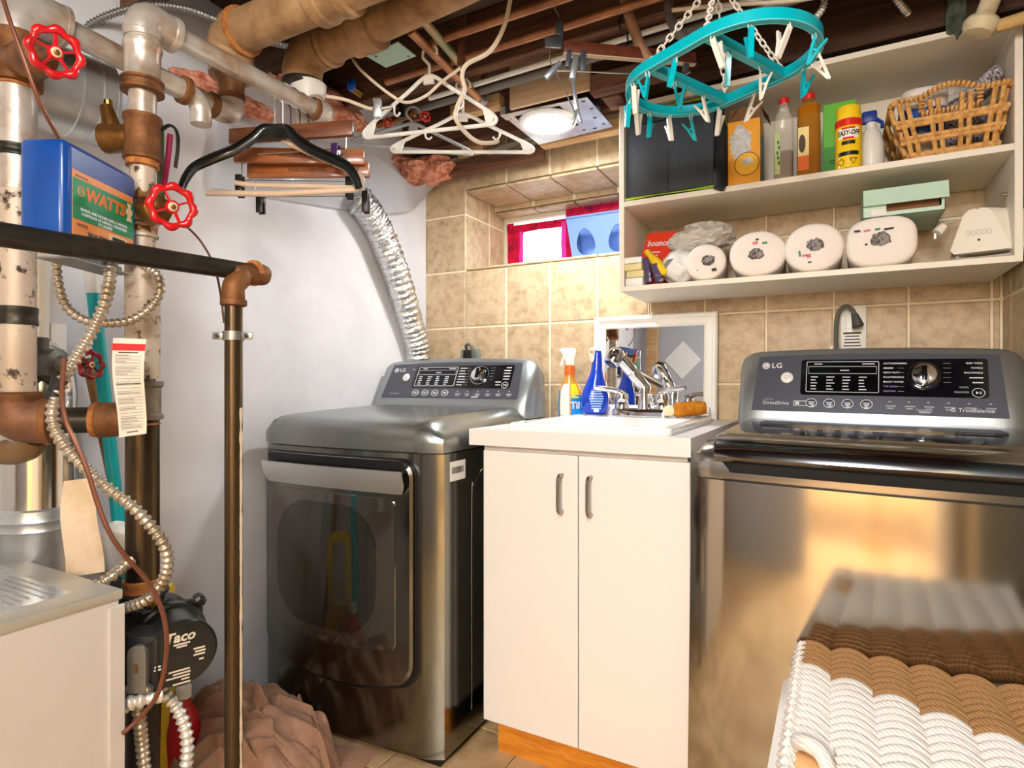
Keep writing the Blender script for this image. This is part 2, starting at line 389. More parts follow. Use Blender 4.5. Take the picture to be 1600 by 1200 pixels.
# ------------------------------------------------------------------ dryer
def deckprofile(W, prof, inset=0): pass
def print_rows(mb, o, u, v, cells, h, t=.0006):
    """small dashes of unreadable print: (a, b, width)"""
    for a, b, wd in cells:
        c = Vector(o)+u*(a+wd/2)+v*b; mb.obox(c+u.cross(v)*t/2, u*wd, v*h, u.cross(v)*t)
    return mb
def console(t, W, y0, z0, y1, z1, depth, capw, big, arcdz):
    """slanted control console: body with rounded ends, dark fascia, display, dial, buttons, print"""
    n = 17; rings = []
    top = lambda s: z1 + arcdz*(1-(2*s-1)**2)
    # body: sweep along x
    def sec(s):
        x = s*W; e = min(s, 1-s)*W; k = min(1, e/capw); f = math.sqrt(max(0, 1-(1-k)**2))
        zt = z0+.02+(top(s)-z0-.02)*(.80+.20*f); dy = .012*(1-f)
        yt = y0+(y1-y0)*(zt-z0)/(z1-z0)
        return [Vector((x, y0+dy*2, z0-.04)), Vector((x, y0-.004+dy*2, z0+.006)), Vector((x, yt-.003+dy, zt-.006)), Vector((x, yt+.006+dy, zt)), Vector((x, yt+.03, zt-.001)), Vector((x, y0+depth-.01, zt-.03)), Vector((x, y0+depth, z0-.04))]
    ss = [0, .006, .015, .03, .05, .08, .12]+[.12+.76*k/10 for k in range(1, 11)]+[.92, .95, .97, .985, .994, 1]
    MB().loft([sec(s) for s in ss]).build('console', pm('console_silver', (160,166,168), .34, .8), t, angle=.7)
    fz0 = z0+.030; slope = Vector((0, y1-y0, z1-z0)).normalized(); nrm = Vector((0, -slope.z, slope.y))
    def PT(a, b): return Vector((a, y0-.004, z0+.004))+slope*b + nrm*.0012
    H = (z1-z0)/slope.z
    fa0, fa1 = capw*.95, W-capw*.95
    # fascia with arched top
    pts = [(fa0-.012, .027), (fa1+.012, .027)]+[(fa1-(fa1-fa0)*k/12, H-.022+arcdz*(1-(2*((fa1-(fa1-fa0)*k/12)/W)-1)**2)) for k in range(13)]
    O = PT(0, 0)
    fas = MB().prism(pts, O, X, slope, nrm*.002).build('fascia', PANEL, t, smooth=False)
    o2 = O+nrm*.002
    cx = W*.36; y_d = H*.60
    dl = W*.27; dr = W*.535
    bz = MB().prism(rrect(dl-.014, W*.885, H*.36, H*.86, .008, 3), o2, X, slope, nrm*.0012).build('display_bezel', GLOSSBLK, t, smooth=False)
    o3 = o2+nrm*.0012
    sc = MB().prism(rrect(dl, dr, H*.40, H*.83, .003, 2), o3, X, slope, nrm*.0006).build('display', pm('display_black', (10,10,14), .1), t, smooth=False)
    MB().ring(rrect(dl, dr, H*.40, H*.83, .003, 2), rrect(dl+.0014, dr-.0014, H*.40+.0014, H*.83-.0014, .002, 2), o3, X, slope, nrm*.0012).build('display_border', PRINT, t, smooth=False)
    MB().ring(rrect(dl+.005, dr-.005, H*.655, H*.765, .002, 2), rrect(dl+.006, dr-.006, H*.665, H*.755, .002, 2), o3+nrm*.0006, X, slope, nrm*.0005).build('display_line', GREYPRINT, t, smooth=False)
    cells = []
    for c in range(4):
        for r in range(5):
            wd = random.uniform(.012, .021); cells.append((dl+.010+c*(dr-dl-.02)/4+.002, H*(.61-.042*r), wd))
    cells += [(dl+.02, H*.795, .02), (dr-.04, H*.795, .03), ((dl+dr)/2-.004, H*.705, .022)]
    pr = print_rows(MB(), o3+nrm*.0006, X, slope, cells, .0026)
    pr.build('display_print', PRINT, t, smooth=False, kind='stuff')
    # dial
    dx = W*.685; db = H*.635; dc = o3+X*dx+slope*db
    MB().lathe([(.038,0),(.038,.002),(.034,.003)], dc, nrm, 32).build('dial_ring', GLOSSBLK, t)
    MB().ring(ellipse(0,0,.0385,.0385,32), ellipse(0,0,.036,.036,32), dc, X, slope, nrm*.0026).build('dial_border', CHROME, t, smooth=False)
    MB().lathe([(.029,.002),(.029,.012),(.0275,.018),(.022,.021),(.001,.022)], dc, nrm, 32).build('dial', CHROME, t, angle=.5)
    MB().obox(dc+nrm*.023, X*.012, slope*.04, nrm*.004, .002).build('dial_grip', pm('dial_dark', (40,40,44), .2, .8), t)
    LFT = ('COTTON/NORMAL','','HEAVY DUTY','BULKY/BEDDING','BRIGHT WHITES','TUB CLEAN','SANITARY'); RGT = ('BABY WEAR','TOWELS','SPORTSWEAR','','','WOOL','DELICATES')
    cells = []
    for r in range(7):
        b_ = H*(.80-.062*r); off = (0 if r < 5 else .030)
        if big and LFT[r]: text(LFT[r], .0062, o3+X*(dr+.010)+slope*b_, X, slope, PRINT if r < 5 else pm('violet_print', (150,130,200), .5), t, 'cycle_name', 'LEFT', bold=.02)
        else: cells += [(dr+.010, b_, random.uniform(.022, .036))]
        if big and RGT[r]: text(RGT[r], .0062, o3+X*(W*.875-.004-off)+slope*b_, X, slope, PRINT if r < 5 else GREYPRINT, t, 'cycle_name', 'RIGHT', bold=.02)
        else: wd = random.uniform(.018, .032); cells += [(W*.875-wd-.004-off, b_, wd)]
    print_rows(MB(), o3, X, slope, cells, .003).build('dial_print', PRINT, t, smooth=False, kind='stuff')
    print_rows(MB(), o3, X, slope, [(dx-.058-.012*(3-abs(3-r))*0, H*(.80-.062*r), .014) for r in range(7)]+[(dx+.042, H*(.80-.062*r), .016) for r in range(5)], .0008).build('dial_lead_lines', GREYPRINT, t, smooth=False, kind='stuff')
    c = o3+X*W*.853+slope*H*.425
    MB().ring(ellipse(0,0,.0135,.0125,20), ellipse(0,0,.0122,.0112,20), c, X, slope, nrm*.0008).build('start_button', PRINT, t, smooth=False)
    MB().prism([(-.005,-.004),(.001,0),(-.005,.004)], c, X, slope, nrm*.0008).obox(c+X*.003+nrm*.0004, X*.0012, slope*.007, nrm*.0008).obox(c+X*.0055+nrm*.0004, X*.0012, slope*.007, nrm*.0008).build('start_symbol', PRINT, t, smooth=False, kind='stuff')
    for k in range(4):
        c = o2+X*(dl+.016+k*(dr-dl)/4)+slope*H*.245
        b = MB().lathe([(.0142,0),(.0142,.0016),(.012,.0026)], c, nrm, 22).build('button', PANEL, t)
        MB().ring(ellipse(0,0,.0145,.0135,22), ellipse(0,0,.0128,.0118,22), c, X, slope, nrm*.003).build('button_ring', PRINT, b, smooth=False)
        print_rows(MB(), c+nrm*.0026, X, slope, [(-.008,.0025,.016), (-.006,-.0025,.012)], .0026).build('button_print', PRINT, b, smooth=False)
    cells = []
    for k in range(6):
        a = dr+.016+k*W*.063; cells += [(a, H*.235, random.uniform(.018,.026)), (a+.003, H*.205, .015), (a+.006, H*.29, .006)]
    cells += [(W*.665, H*.178, .030), (W*.668, H*.160, .024)]
    print_rows(MB(), o2, X, slope, cells, .0034).build('option_print', GREYPRINT, t, smooth=False, kind='stuff')
    # power button and mark
    c = o2+X*W*.195+slope*H*.60
    MB().lathe([(.0165,0),(.0165,.002),(.013,.004),(.001,.0045)], c, nrm, 20).build('power_button', WHITEPL, t)
    MB().ring(ellipse(0,0,.006,.006,14), ellipse(0,0,.0048,.0048,14), c+nrm*.0045, X, slope, nrm*.0006).build('power_symbol', GREYPRINT, t, smooth=False)
    c = o2+X*W*.108+slope*H*.775
    MB().prism(ellipse(0,0,.0105,.0105,20), c, X, slope, nrm*.0006).build('logo_disc', PRINT, t, smooth=False)
    MB().ring(ellipse(0,0,.0082,.0082,18), ellipse(0,0,.0068,.0068,18), c+nrm*.0006, X, slope, nrm*.0004).build('logo_ring', PANEL, t, smooth=False)
    MB().obox(c+nrm*.001-X*.0015, X*.0014, slope*.008, nrm*.0004).obox(c+nrm*.001+X*.001-slope*.0036, X*.005, slope*.0014, nrm*.0004).build('logo_face', PANEL, t, smooth=False)
    text('LG', .022, c+X*.030, X, slope, PRINT, t, xs=1.1, bold=.01)
    return O, slope, nrm, H, o2
def make_dryer():
    W, D = .683, .70
    t = thing('clothes_dryer', 'graphite front-loading clothes dryer in the corner left of the sink cabinet', 'dryer')
    bow = lambda s: -.018*(1-(2*s-1)**2)
    zs_ = .859
    # body: bowed front extruded
    out = [(W, 0+.02), (W, D), (0, D), (0, .02)]
    fr = [(W*k/16, bow(k/16)+(.02 if k in (0, 16) else .004 if k in (1, 15) else 0)) for k in range(17)]
    poly = fr+[(W, D), (0, D)]
    MB().prism(poly, (0,0,.03), X, Y, Z*(zs_-.033)).build('body', GRAPH, t, angle=.5)
    MB().box(.02, W-.02, .03, D-.02, 0, .03).build('plinth', BLACK, t, smooth=False)
    # top cover: front band, rolled waterfall top
    rings = []
    prof = [(.0,zs_),(-.002,.885),(.0,.915),(.012,.934),(.04,.944),(.08,.950),(.2,.956),(.46,.965),(.60,.966),(D,.966),(D,zs_)]
    for k in range(17):
        s = k/16; e = min(s, 1-s)*W; q = 1 if e > .06 else math.sqrt(max(0, 1-(1-e/.06)**2))
        rings.append([Vector((s*W, y+(bow(s) if i < 6 else 0)+(.015 if k in (0,16) and i < 4 else 0), z-(.055*(1-q)*min(1, max(0, (z-.9)/.05)) if z > .9 else 0))) for i, (y, z) in enumerate(prof)])
    MB().loft(rings).build('top_cover', GRAPHTOP, t, angle=.9)
    MB().prism([(a, b-.0015) for a, b in fr[1:-1]]+[(W-.03,.05),(.03,.05)], (0,0,zs_-.003), X, Y, Z*.004).build('seam', BLACK, t, smooth=False)
    # door: recessed dark gap, door slab bowed, window glass
    def bowed(x0, x1, z0, z1, r, dy, th, nm, mat, parent, chin=0):
        pts = rrect(x0, x1, z0, z1, r, 6)
        P = []
        for i, (a, b) in enumerate(pts):
            P.append((a, b))
        # densify horizontally for the bow
        dens = []
        for (a, b), (c, e) in zip(P, P[1:]+P[:1]):
            m = max(1, int(abs(c-a)/.05))
            for q in range(m): dens.append((a+(c-a)*q/m, b+(e-b)*q/m))
        def yy(a): return bow(a/W)-dy
        def zz(a, b): return b-(chin*(1-((a-(x0+x1)/2)/((x1-x0)/2))**2) if b < (z0+z1)/2 else 0)
        front = [Vector((a, yy(a), zz(a, b))) for a, b in dens]; back = [Vector((a, yy(a)+th, zz(a, b))) for a, b in dens]
        cxm, czm = (x0+x1)/2, (z0+z1)/2
        n = len(dens); mb = MB()
        # front face as strips toward an inner column set
        nc = 14; cols = [x0+(x1-x0)*k/nc for k in range(nc+1)]
        bev = [Vector((cxm+(p.x-cxm)*.975, p.y-.006, czm+(p.z-czm)*.98)) for p in front]
        for p in bev: p.y = yy(p.x)-.006
        mb.loft([back, front, bev], True, False)
        # cap: fill with bow columns
        bm = bmesh.new(); vs = [bm.verts.new(p) for p in bev]; bm.faces.new(vs)
        bmesh.ops.triangulate(bm, faces=bm.faces[:])
        for k in range(1, nc):
            bmesh.ops.bisect_plane(bm, geom=bm.verts[:]+bm.edges[:]+bm.faces[:], plane_co=(cols[k],0,0), plane_no=(1,0,0))
        for v in bm.verts: v.co.y = yy(v.co.x)-.006
        bm.verts.index_update(); mb.add([v.co.copy() for v in bm.verts], [tuple(v.index for v in f.verts) for f in bm.faces]); bm.free()
        return mb.build(nm, mat, parent, angle=.7)
    bowed(.028, .625, .225, .846, .05, -.004, .004, 'door_gap', BLACK, t, .055)
    dr = bowed(.038, .607, .240, .838, .045, .012, .016, 'door', GRAPH, t, .055)
    bowed(.075, .560, .315, .735, .02, .0145, .002, 'door_window', pm('tinted_glass', (122,118,110), .06, .9, coat=.6), t, .02)
    # porthole seen through the glass
    bowed(.098, .50, .335, .705, .13, .0168, .002, 'porthole', pm('dark_glass', (78,76,70), .04, .85, coat=1), t, .0)
    # grip recess and silver handle
    bowed(.052, .592, .800, .836, .012, .0158, .004, 'handle_recess', BLACK, t)
    def hfn(a, b):
        x = .06+(.535)*a; xx = x if b > .3 else .06+.012*(1-b/.3)+(.535-.024*(1-b/.3))*a
        return (xx, bow(xx/W)-.026-.018*math.sin(PI*b*.5)-.004, .748+.064*b)
    MB().grid(16, 6, hfn, .006).build('door_handle', pm('silver_handle', (214,217,217), .36, .85), t)
        # barcode label on the side and panel crease
    lab = MB().box(W+.0005, W+.0012, .045, .125, .778, .832).build('barcode_label', WHITEPL, t, smooth=False)
    mb = MB()
    for k in range(16): mb.box(W+.0012, W+.0016, .055+k*.0038, .055+k*.0038+random.choice((.0012,.002,.0028)), .798, .816)
    mb.build('barcode', BLACK, lab, smooth=False)
    pts = [(W+.001, .16, .10), (W+.001, .16, .70), (W+.001, .175, .75), (W+.001, .21, .785), (W+.001, .26, .80)]
    MB().tube(spl(pts, 5), .0016, 6).build('side_crease', GRAPH, t)
    O, sl, nr, H, o2 = console(t, W, .525, .964, .615, 1.132, .16, .055, False, .012)
    text('SensorDry', .011, o2+X*.10+sl*H*.23, X, sl, GREYPRINT, t)
    print_rows(MB(), o2, X, sl, [(.150, H*.79, .036)], .003).build('small_print', GREYPRINT, t, smooth=False)
    return t
dryer = make_dryer(); dryer.location = (-1.613, 1.288, 0); dryer.rotation_euler = (0, 0, math.radians(1.3))

# ------------------------------------------------------------------ washer
BRUSH = pm('washer_steel', (198,192,182), .11, 1)
LIDM = pm('lid_dark_chrome', (150,153,156), .14, 1, coat=.4)
def make_washer():
    W, D = .675, .70
    t = thing('washing_machine', 'graphite top-loading washing machine with dark glossy lid right of the sink', 'washer')
    bow = lambda s: -.014*(1-(2*s-1)**2)
    fr = [(W*k/16, bow(k/16)+(.02 if k in (0, 16) else .005 if k in (1, 15) else 0)) for k in range(17)]
    zs_ = .842
    MB().prism(fr+[(W, D), (0, D)], (0,0,.03), X, Y, Z*(zs_-.033)).build('body', BRUSH, t, angle=.5)
    MB().box(.02, W-.02, .03, D-.02, 0, .03).build('plinth', BLACK, t, smooth=False)
    prof = [(.0,zs_),(-.003,.862),(.002,.893),(.02,.911),(.05,.919),(.12,.924),(.56,.936),(D,.938),(D,zs_)]
    rings = []
    for k in range(25):
        s = k/24; e = min(s, 1-s)*W; q = 1 if e > .045 else math.sqrt(max(0, 1-(1-e/.045)**2))
        rings.append([Vector((s*W, y+(bow(s) if i < 5 else 0)+(.012 if k in (0,24) and i < 3 else 0), z-(.03*(1-q) if z > .90 else 0))) for i, (y, z) in enumerate(prof)])
    MB().loft(rings).build('top_cover', pm('cover_steel', (176,172,166), .2, .95), t, angle=.9)
    MB().prism([(a, b-.0015) for a, b in fr[1:-1]]+[(W-.03,.05),(.03,.05)], (0,0,zs_-.003), X, Y, Z*.0045).build('seam', BLACK, t, smooth=False)
    # lid: dark gap, then glossy lid wrapping over the front edge
    def sheet(x0, x1, prof, lift, nm, mat, n=14, rr=.03):
        rings = []
        for k in range(n+1):
            s = k/n; x = x0+(x1-x0)*s; e = min(s, 1-s)*(x1-x0); q = 1 if e > rr else math.sqrt(max(0, 1-(1-e/rr)**2))
            rings.append([Vector((x, y+(bow(x/W) if y < .05 else 0)+.010*(1-q), z+lift*q+(.012*(1-q) if i == 0 else 0))) for i, (y, z) in enumerate(prof)])
        return MB().loft(rings).build(nm, mat, t, angle=.9)
    sheet(.048, W-.03, [(-.004,.857),(-.006,.885),(.012,.915),(.05,.924),(.12,.929),(.485,.940),(.485,.925),(.05,.90),(.02,.86)], .001, 'lid_gap', pm('gap_black', (10,10,11), .8))
    sheet(.055, W-.036, [(.004,.876),(-.012,.880),(-.020,.891),(-.014,.908),(.004,.922),(.03,.932),(.09,.938),(.20,.941),(.478,.946),(.478,.935),(.2,.925),(.04,.90)], .001, 'lid', LIDM)
    MB().prism(rrect(.10, W-.085, .265, .475, .012, 3), (0,0,.9385), X, Vector((0,1,.018)), Z*.003).build('lid_window', pm('lid_glass', (54,52,50), .04, .6, coat=1), t, smooth=False)
    MB().prism(rrect(.115, W-.10, .235, .262, .004, 2), (0,0,.9386), X, Vector((0,1,.018)), Z*.002).build('lid_band', GLOSSBLK, t, smooth=False)
    O, sl, nr, H, o2 = console(t, W, .55, .936, .625, 1.138, .14, .055, True, .010)
    text('WaveForce', .010, o2+X*.205+sl*H*.79, X, sl, PRINT, t)
    text('INVERTER', .006, o2+X*.085+sl*H*.285, X, sl, GREYPRINT, t)
    text('DirectDrive', .0145, o2+X*.105+sl*H*.235, X, sl, PRINT, t)
    MB().ring(rrect(.152,.190,H*.205,H*.275,.002,2), rrect(.1535,.1885,H*.213,H*.267,.002,2), o2, X, sl, nr*.0006).obox(o2+X*.162+sl*H*.24, X*.010, sl*.008, nr*.0012).build('badge', PRINT, t, smooth=False)
    text('TrueBalance', .0145, o2+X*(W-.105)+sl*H*.205, X, sl, PRINT, t)
    MB().ring(ellipse(0,0,.005,.005,14), ellipse(0,0,.003,.003,14), o2+X*(W-.152)+sl*H*.205, X, sl, nr*.0006).build('balance_mark', PRINT, t, smooth=False)
    text('OPTION', .007, o2+X*.455+sl*H*.195, X, sl, GREYPRINT, t)
    return t
washer = make_washer(); washer.location = (-.296, 1.336, 0.004); washer.rotation_euler = (0, math.radians(.7), math.radians(-2.2))

# ------------------------------------------------------------------ sink cabinet, counter, sink
t = thing('sink_cabinet', 'white two-door sink base cabinet between dryer and washing machine', 'cabinet', (-.59, 1.8, 0))
MB().box(-.885, -.315, 1.457, 2.185, .10, .874).build('body', CAB, t, smooth=False)
MB().box(-.85, -.33, 1.474, 1.49, 0, .10).build('toe_kick', pm('orange_plywood', (212,138,44), .5, col2=(190,112,28), stretch=(4,30,30), scale=3), t, smooth=False)
MB().box(-.85, -.33, 1.49, 2.18, 0, .10).build('plinth', MATTBLK, t, smooth=False)
for x0, x1, hx in ((-.877, -.591, -.634), (-.588, -.305, -.553)):
    dd = MB().box(x0, x1, 1.437, 1.456, .10, .860, .0015, 1).build('door', CAB, t)
    pts = [(hx, 1.437, .808), (hx, 1.415, .808), (hx, 1.409, .802), (hx, 1.407, .79), (hx, 1.407, .73), (hx, 1.409, .718), (hx, 1.415, .712), (hx, 1.437, .712)]
    MB().tube(pts, .0048, 10).build('handle', NICKEL, dd)
sx0, sx1, sy0, sy1 = -.815, -.357, 1.46, 2.03
mb = MB(); mb.box(-.914, sx0+.02, 1.42, 2.19, .875, .92).box(sx1-.02, -.30, 1.42, 2.19, .875, .92).box(sx0+.02, sx1-.02, 1.42, sy0+.02, .875, .92).box(sx0+.02, sx1-.02, sy1-.02, 2.19, .875, .92)
tag(mb.build('countertop', CAB, smooth=False), 'pale laminate countertop slab holding the drop-in sink', 'countertop')
t = thing('drop_in_sink', 'white square drop-in sink set into the pale countertop', 'sink', ((sx0+sx1)/2, 1.74, .92))
cx, cy = (sx0+sx1)/2, (sy0+sy1)/2
def rr(x0, x1, y0, y1, r, z): return [Vector((a, b, z)) for a, b in rrect(x0, x1, y0, y1, r, 5)]
MB().loft([rr(sx0+.025,sx1-.025,sy0+.025,sy1-.025,.02,.88), rr(sx0,sx1,sy0,sy1,.02,.9215), rr(sx0,sx1,sy0,sy1,.02,.934), rr(sx0+.006,sx1-.006,sy0+.006,sy1-.006,.02,.939), rr(sx0+.035,sx1-.035,sy0+.04,sy1-.15,.03,.937),
  rr(sx0+.045,sx1-.045,sy0+.05,sy1-.16,.04,.92), rr(sx0+.09,sx1-.09,sy0+.10,sy1-.20,.05,.72), rr(cx-.04,cx+.04,1.68,1.76,.03,.70), rr(cx-.04,cx+.04,1.68,1.76,.03,.69),
  rr(sx0+.08,sx1-.08,sy0+.09,sy1-.19,.05,.705), rr(sx0+.03,sx1-.03,sy0+.03,sy1-.14,.04,.88)], True, False).build('basin', PORC, t, angle=.9)
MB().lathe([(.035,.701),(.035,.704),(.025,.7045),(.001,.702)], (cx, 1.72, 0), Z).build('drain', CHROME, t)
MB().box(sx0+.01, sx1-.01, sy1-.012, sy1+.01, .936, .968, .004).build('back_ledge', PORC, t)
# faucet
fy = 1.955; fc = Vector((-.574, fy, .939))
t = thing('sink_faucet', 'chrome two-handle faucet with angled pull-out spout on the sink', 'faucet', fc)
MB().loft([[Vector((a, b, z)) for a, b in rrect(fc.x-.10+i, fc.x+.10-i, fy-.028+i, fy+.028-i, .026-i*.5, 6)] for z, i in ((.939,0),(.955,0),(.962,.004),(.964,.010))]).build('base_plate', CHROME, t)
MB().lathe([(.024,.963),(.022,.975),(.020,.99),(.019,1.02),(.021,1.035),(.018,1.045)], (fc.x+.01, fy, 0), Z).build('spout_base', CHROME, t)
p0 = Vector((fc.x+.010, fy, 1.035)); p1 = Vector((fc.x-.055, fy-.06, 1.135))
MB().tube([p0, p0+(p1-p0)*.25, p0+(p1-p0)*.5, p0+(p1-p0)*.52, p0+(p1-p0)*.55, p0+(p1-p0)*.85, p1], [.019,.021,.021,.0195,.021,.022,.020], 18).build('spout', CHROME, t)
MB().lathe([(.001,.022),(.016,.020),(.026,.008),(.028,-.012),(.026,-.034),(.022,-.040),(.001,-.040)], p1+Vector((-.008,-.012,.008)), (.35,.45,.8)).build('spray_head', CHROME, t)
MB().lathe([(.012,-.0405),(.015,-.042),(.001,-.043)], p1+Vector((-.008,-.012,.008)), (.35,.45,.8)).build('spray_nozzle', BLACK, t)
for s in (-1, 1):
    hx = fc.x+s*.068
    h = MB().lathe([(.024,.962),(.024,.975),(.019,.985),(.022,1.0),(.020,1.012),(.012,1.02),(.001,1.023)], (hx, fy, 0), Z).build('handle_hub', CHROME, t)
    MB().tube(spl([(hx, fy, 1.014), (hx+s*.025, fy-.012, 1.026), (hx+s*.055, fy-.026, 1.030), (hx+s*.085, fy-.04, 1.034)], 4), [.010,.010,.0095,.009,.009,.009,.0095,.010,.010,.0095,.009,.009,.007], 12).build('lever', CHROME, h)
# mirror leaning behind the sink
t = thing('framed_mirror', 'white framed mirror leaning on the tiles behind the sink', 'mirror', (-.59, 2.12, .92))
mu = X.copy(); mv = Vector((0, .022, .378)).normalized(); mn = mu.cross(mv)
mo = Vector((-.818, 2.148, .921)); mw, mh, fw = .454, .378, .046
for (a, b, c_, e) in (((0,0),(mw,0),(mw-fw,fw),(fw,fw)), ((mw,0),(mw,mh),(mw-fw,mh-fw),(mw-fw,fw)), ((mw,mh),(0,mh),(fw,mh-fw),(mw-fw,mh-fw)), ((0,mh),(0,0),(fw,fw),(fw,mh-fw))):
    A, B, C_, D_ = [mo+mu*q[0]+mv*q[1] for q in (a, b, c_, e)]
    lay = [(0, .0), (0, .014), (.12, .020), (.3, .019), (.42, .012), (.75, .010), (.9, .013), (1, .006), (1, 0)]
    MB().loft([[A+(D_-A)*f+mn*h for f, h in lay], [B+(C_-B)*f+mn*h for f, h in lay]]).build('frame_rail', pm('frame_white', (240,238,232), .35), t, angle=.4)
MB().obox(mo+mu*mw/2+mv*mh/2+mn*.004, mu*(mw-2*fw+.01), mv*(mh-2*fw+.01), mn*.003).build('glass', pm('mirror_silver', (235,238,238), .01, 1), t, smooth=False)
# ------------------------------------------------------------------ wall shelf
SHELFM = pm('cream_melamine', (234,224,208), .45)
t = thing('shelf_unit', 'cream open wall shelf of two compartments above the washing machine', 'shelf', (-.11, 2.03, 1.345))
S0, S1, SY = -.62, .396, 1.861
MB().box(S0, S0+.016, SY, 2.192, 1.345, 1.946, .0008, 1).build('side_panel', SHELFM, t)
MB().box(S1-.016, S1, SY, 2.192, 1.345, 1.946, .0008, 1).build('side_panel', SHELFM, t)
MB().box(S0+.016, S1-.016, SY, 2.192, 1.345, 1.361, .0008, 1).build('bottom_panel', SHELFM, t)
MB().box(S0+.016, S1-.016, SY, 2.192, 1.618, 1.635, .0008, 1).build('middle_board', SHELFM, t)
MB().box(S0+.016, S1-.016, SY, 2.192, 1.930, 1.946, .0008, 1).build('top_panel', SHELFM, t)
MB().box(S0+.016, S1-.016, 2.182, 2.192, 1.635, 1.930).build('back_panel', SHELFM, t, smooth=False)
for (x, z) in ((.09,1.90),(.09,1.80),(-.02,1.79)):
    MB().lathe([(.004,0),(.004,.002),(.001,.003)], (x, 2.182, z), -Y, 10).build('screw', NICKEL, t)
for yy in (1.93, 2.08):
    MB().lathe([(.004,0),(.004,.012),(.003,.014)], (S1-.016, yy, 1.53), -X, 8).build('shelf_pin', NICKEL, t)
Z0, Z1 = 1.636, 1.362
# black storage cube with lime piping
t = thing('storage_cube', 'black fabric storage cube with lime green edging on the upper shelf', 'storage box', (-.46, 1.97, Z0))
BF = pm('black_fabric', (46,52,60), .55, bump=.6, bscale=220)
LIME = pm('lime_piping', (176,210,40), .5)
bx0, bx1, by0, by1, bz0, bz1 = -.598, -.325, 1.868, 2.14, Z0+.004, 1.915
MB().box(bx0, bx1, by0, by1, bz0, bz1, .008).build('body', BF, t)
for a, b in ((bx0+.002, (bx0+bx1)/2-.001), ((bx0+bx1)/2+.001, bx1-.002)):
    MB().grid(8, 12, lambda u, v, a=a, b=b: (a+(b-a)*u, by0-.004-.005*math.sin(PI*u)*math.sin(PI*v), bz0+.006+(bz1-bz0-.012)*v), .005).build('front_pad', BF, t)
lo = [(bx0, by0-.003, bz0), (bx1, by0-.003, bz0), (bx1, by1, bz0), (bx0, by1, bz0)]
for zz in (bz0+.002, bz1+.001):
    MB().tube([(a, b, zz) for a, b, c in lo], .0045, 8, closed=True).build('piping', LIME, t)
MB().box(-.555, -.47, by0-.016, by0-.010, bz1-.045, bz1-.012, .002).build('grip', MATTBLK, t)
MB().tube(spl([(bx1+.006, 1.90, bz1-.03), (bx1+.012, 1.885, bz1-.12), (bx1+.016, 1.868, Z0+.06), (bx1+.020, 1.850, Z0+.005), (bx1+.014, 1.846, Z0-.012)], 5), .018, 8, flat=.25, up=X).build('strap', MATTBLK, t)
# generic carton
CARD = pm('brown_cardboard', (140,100,66), .85)
def carton(name, label, cat, x0, x1, y0, y1, z0, z1, mat, flaps=0):
    t = thing(name, label, cat, ((x0+x1)/2, (y0+y1)/2, z0))
    if not flaps: MB().box(x0, x1, y0, y1, z0, z1, .0015, 1).build('body', mat, t)
    else:
        e = .0015
        MB().box(x0, x1, y0, y0+e, z0, z1).box(x0, x1, y1-e, y1, z0, z1).box(x0, x0+e, y0, y1, z0, z1).box(x1-e, x1, y0, y1, z0, z1).box(x0, x1, y0, y1, z0, z0+e).build('body', mat, t, smooth=False)
        MB().obox(((x0+x1)/2, y0+.016, z1+.024), X*(x1-x0-.004), Vector((0,.032,.05)), Vector((0,-.0008,.0005))).build('flap', CARD, t, smooth=False)
        MB().obox((x0+.012, (y0+y1)/2, z1+.02), Y*(y1-y0-.006), Vector((.024,0,.04)), Vector((-.0008,0,.0005))).build('flap', CARD, t, smooth=False)
        MB().obox((x1+.010, (y0+y1)/2, z1+.018), Y*(y1-y0-.006), Vector((.02,0,-.035)), Vector((.0008,0,.0005))).build('flap', CARD, t, smooth=False)
    return t
ORANGE = pm('orange_card', (246,168,30), .5)
t = carton('duster_carton', 'opened orange carton with a white duster picture beside the black storage cube', 'box', -.292, -.198, 1.90, 1.985, Z0, 1.838, ORANGE, 1)
fo = Vector((-.245, 1.8995, 1.735))
random.seed(3)
pts = [((.030+.006*math.sin(k*9.0))*math.cos(2*PI*k/40), (.052+.006*math.sin(k*7.0))*math.sin(2*PI*k/40)) for k in range(40)]
MB().prism(pts, fo+Vector((-.010,0,.035)), X, Z, -Y*.0006).build('duster_picture', pm('picture_white', (226,226,222), .6, col2=(180,184,186), scale=60), t, smooth=False)
MB().prism(ellipse(0,0,.034,.034,28), fo+Vector((.008,-.0006,-.030)), X, Z, -Y*.0004).build('round_badge', pm('amber_print', (250,190,40), .5), t, smooth=False)
MB().ring(ellipse(0,0,.035,.035,28), ellipse(0,0,.033,.033,28), fo+Vector((.008,-.0006,-.030)), X, Z, -Y*.0006).build('badge_rim', pm('dark_print', (70,55,40), .5), t, smooth=False)
MB().prism([((.016+.004*math.sin(k*5))*math.cos(2*PI*k/24), (.010+.003*math.sin(k*4))*math.sin(2*PI*k/24)) for k in range(24)], fo+Vector((.010,-.001,-.022)), X, Z, -Y*.0004).build('badge_duster', MATS['picture_white'], t, smooth=False)
MB().box(-.1978, -.1974, 1.905, 1.98, Z0+.02, 1.80).build('side_print', pm('teal_print', (90,150,160), .5), t, smooth=False)
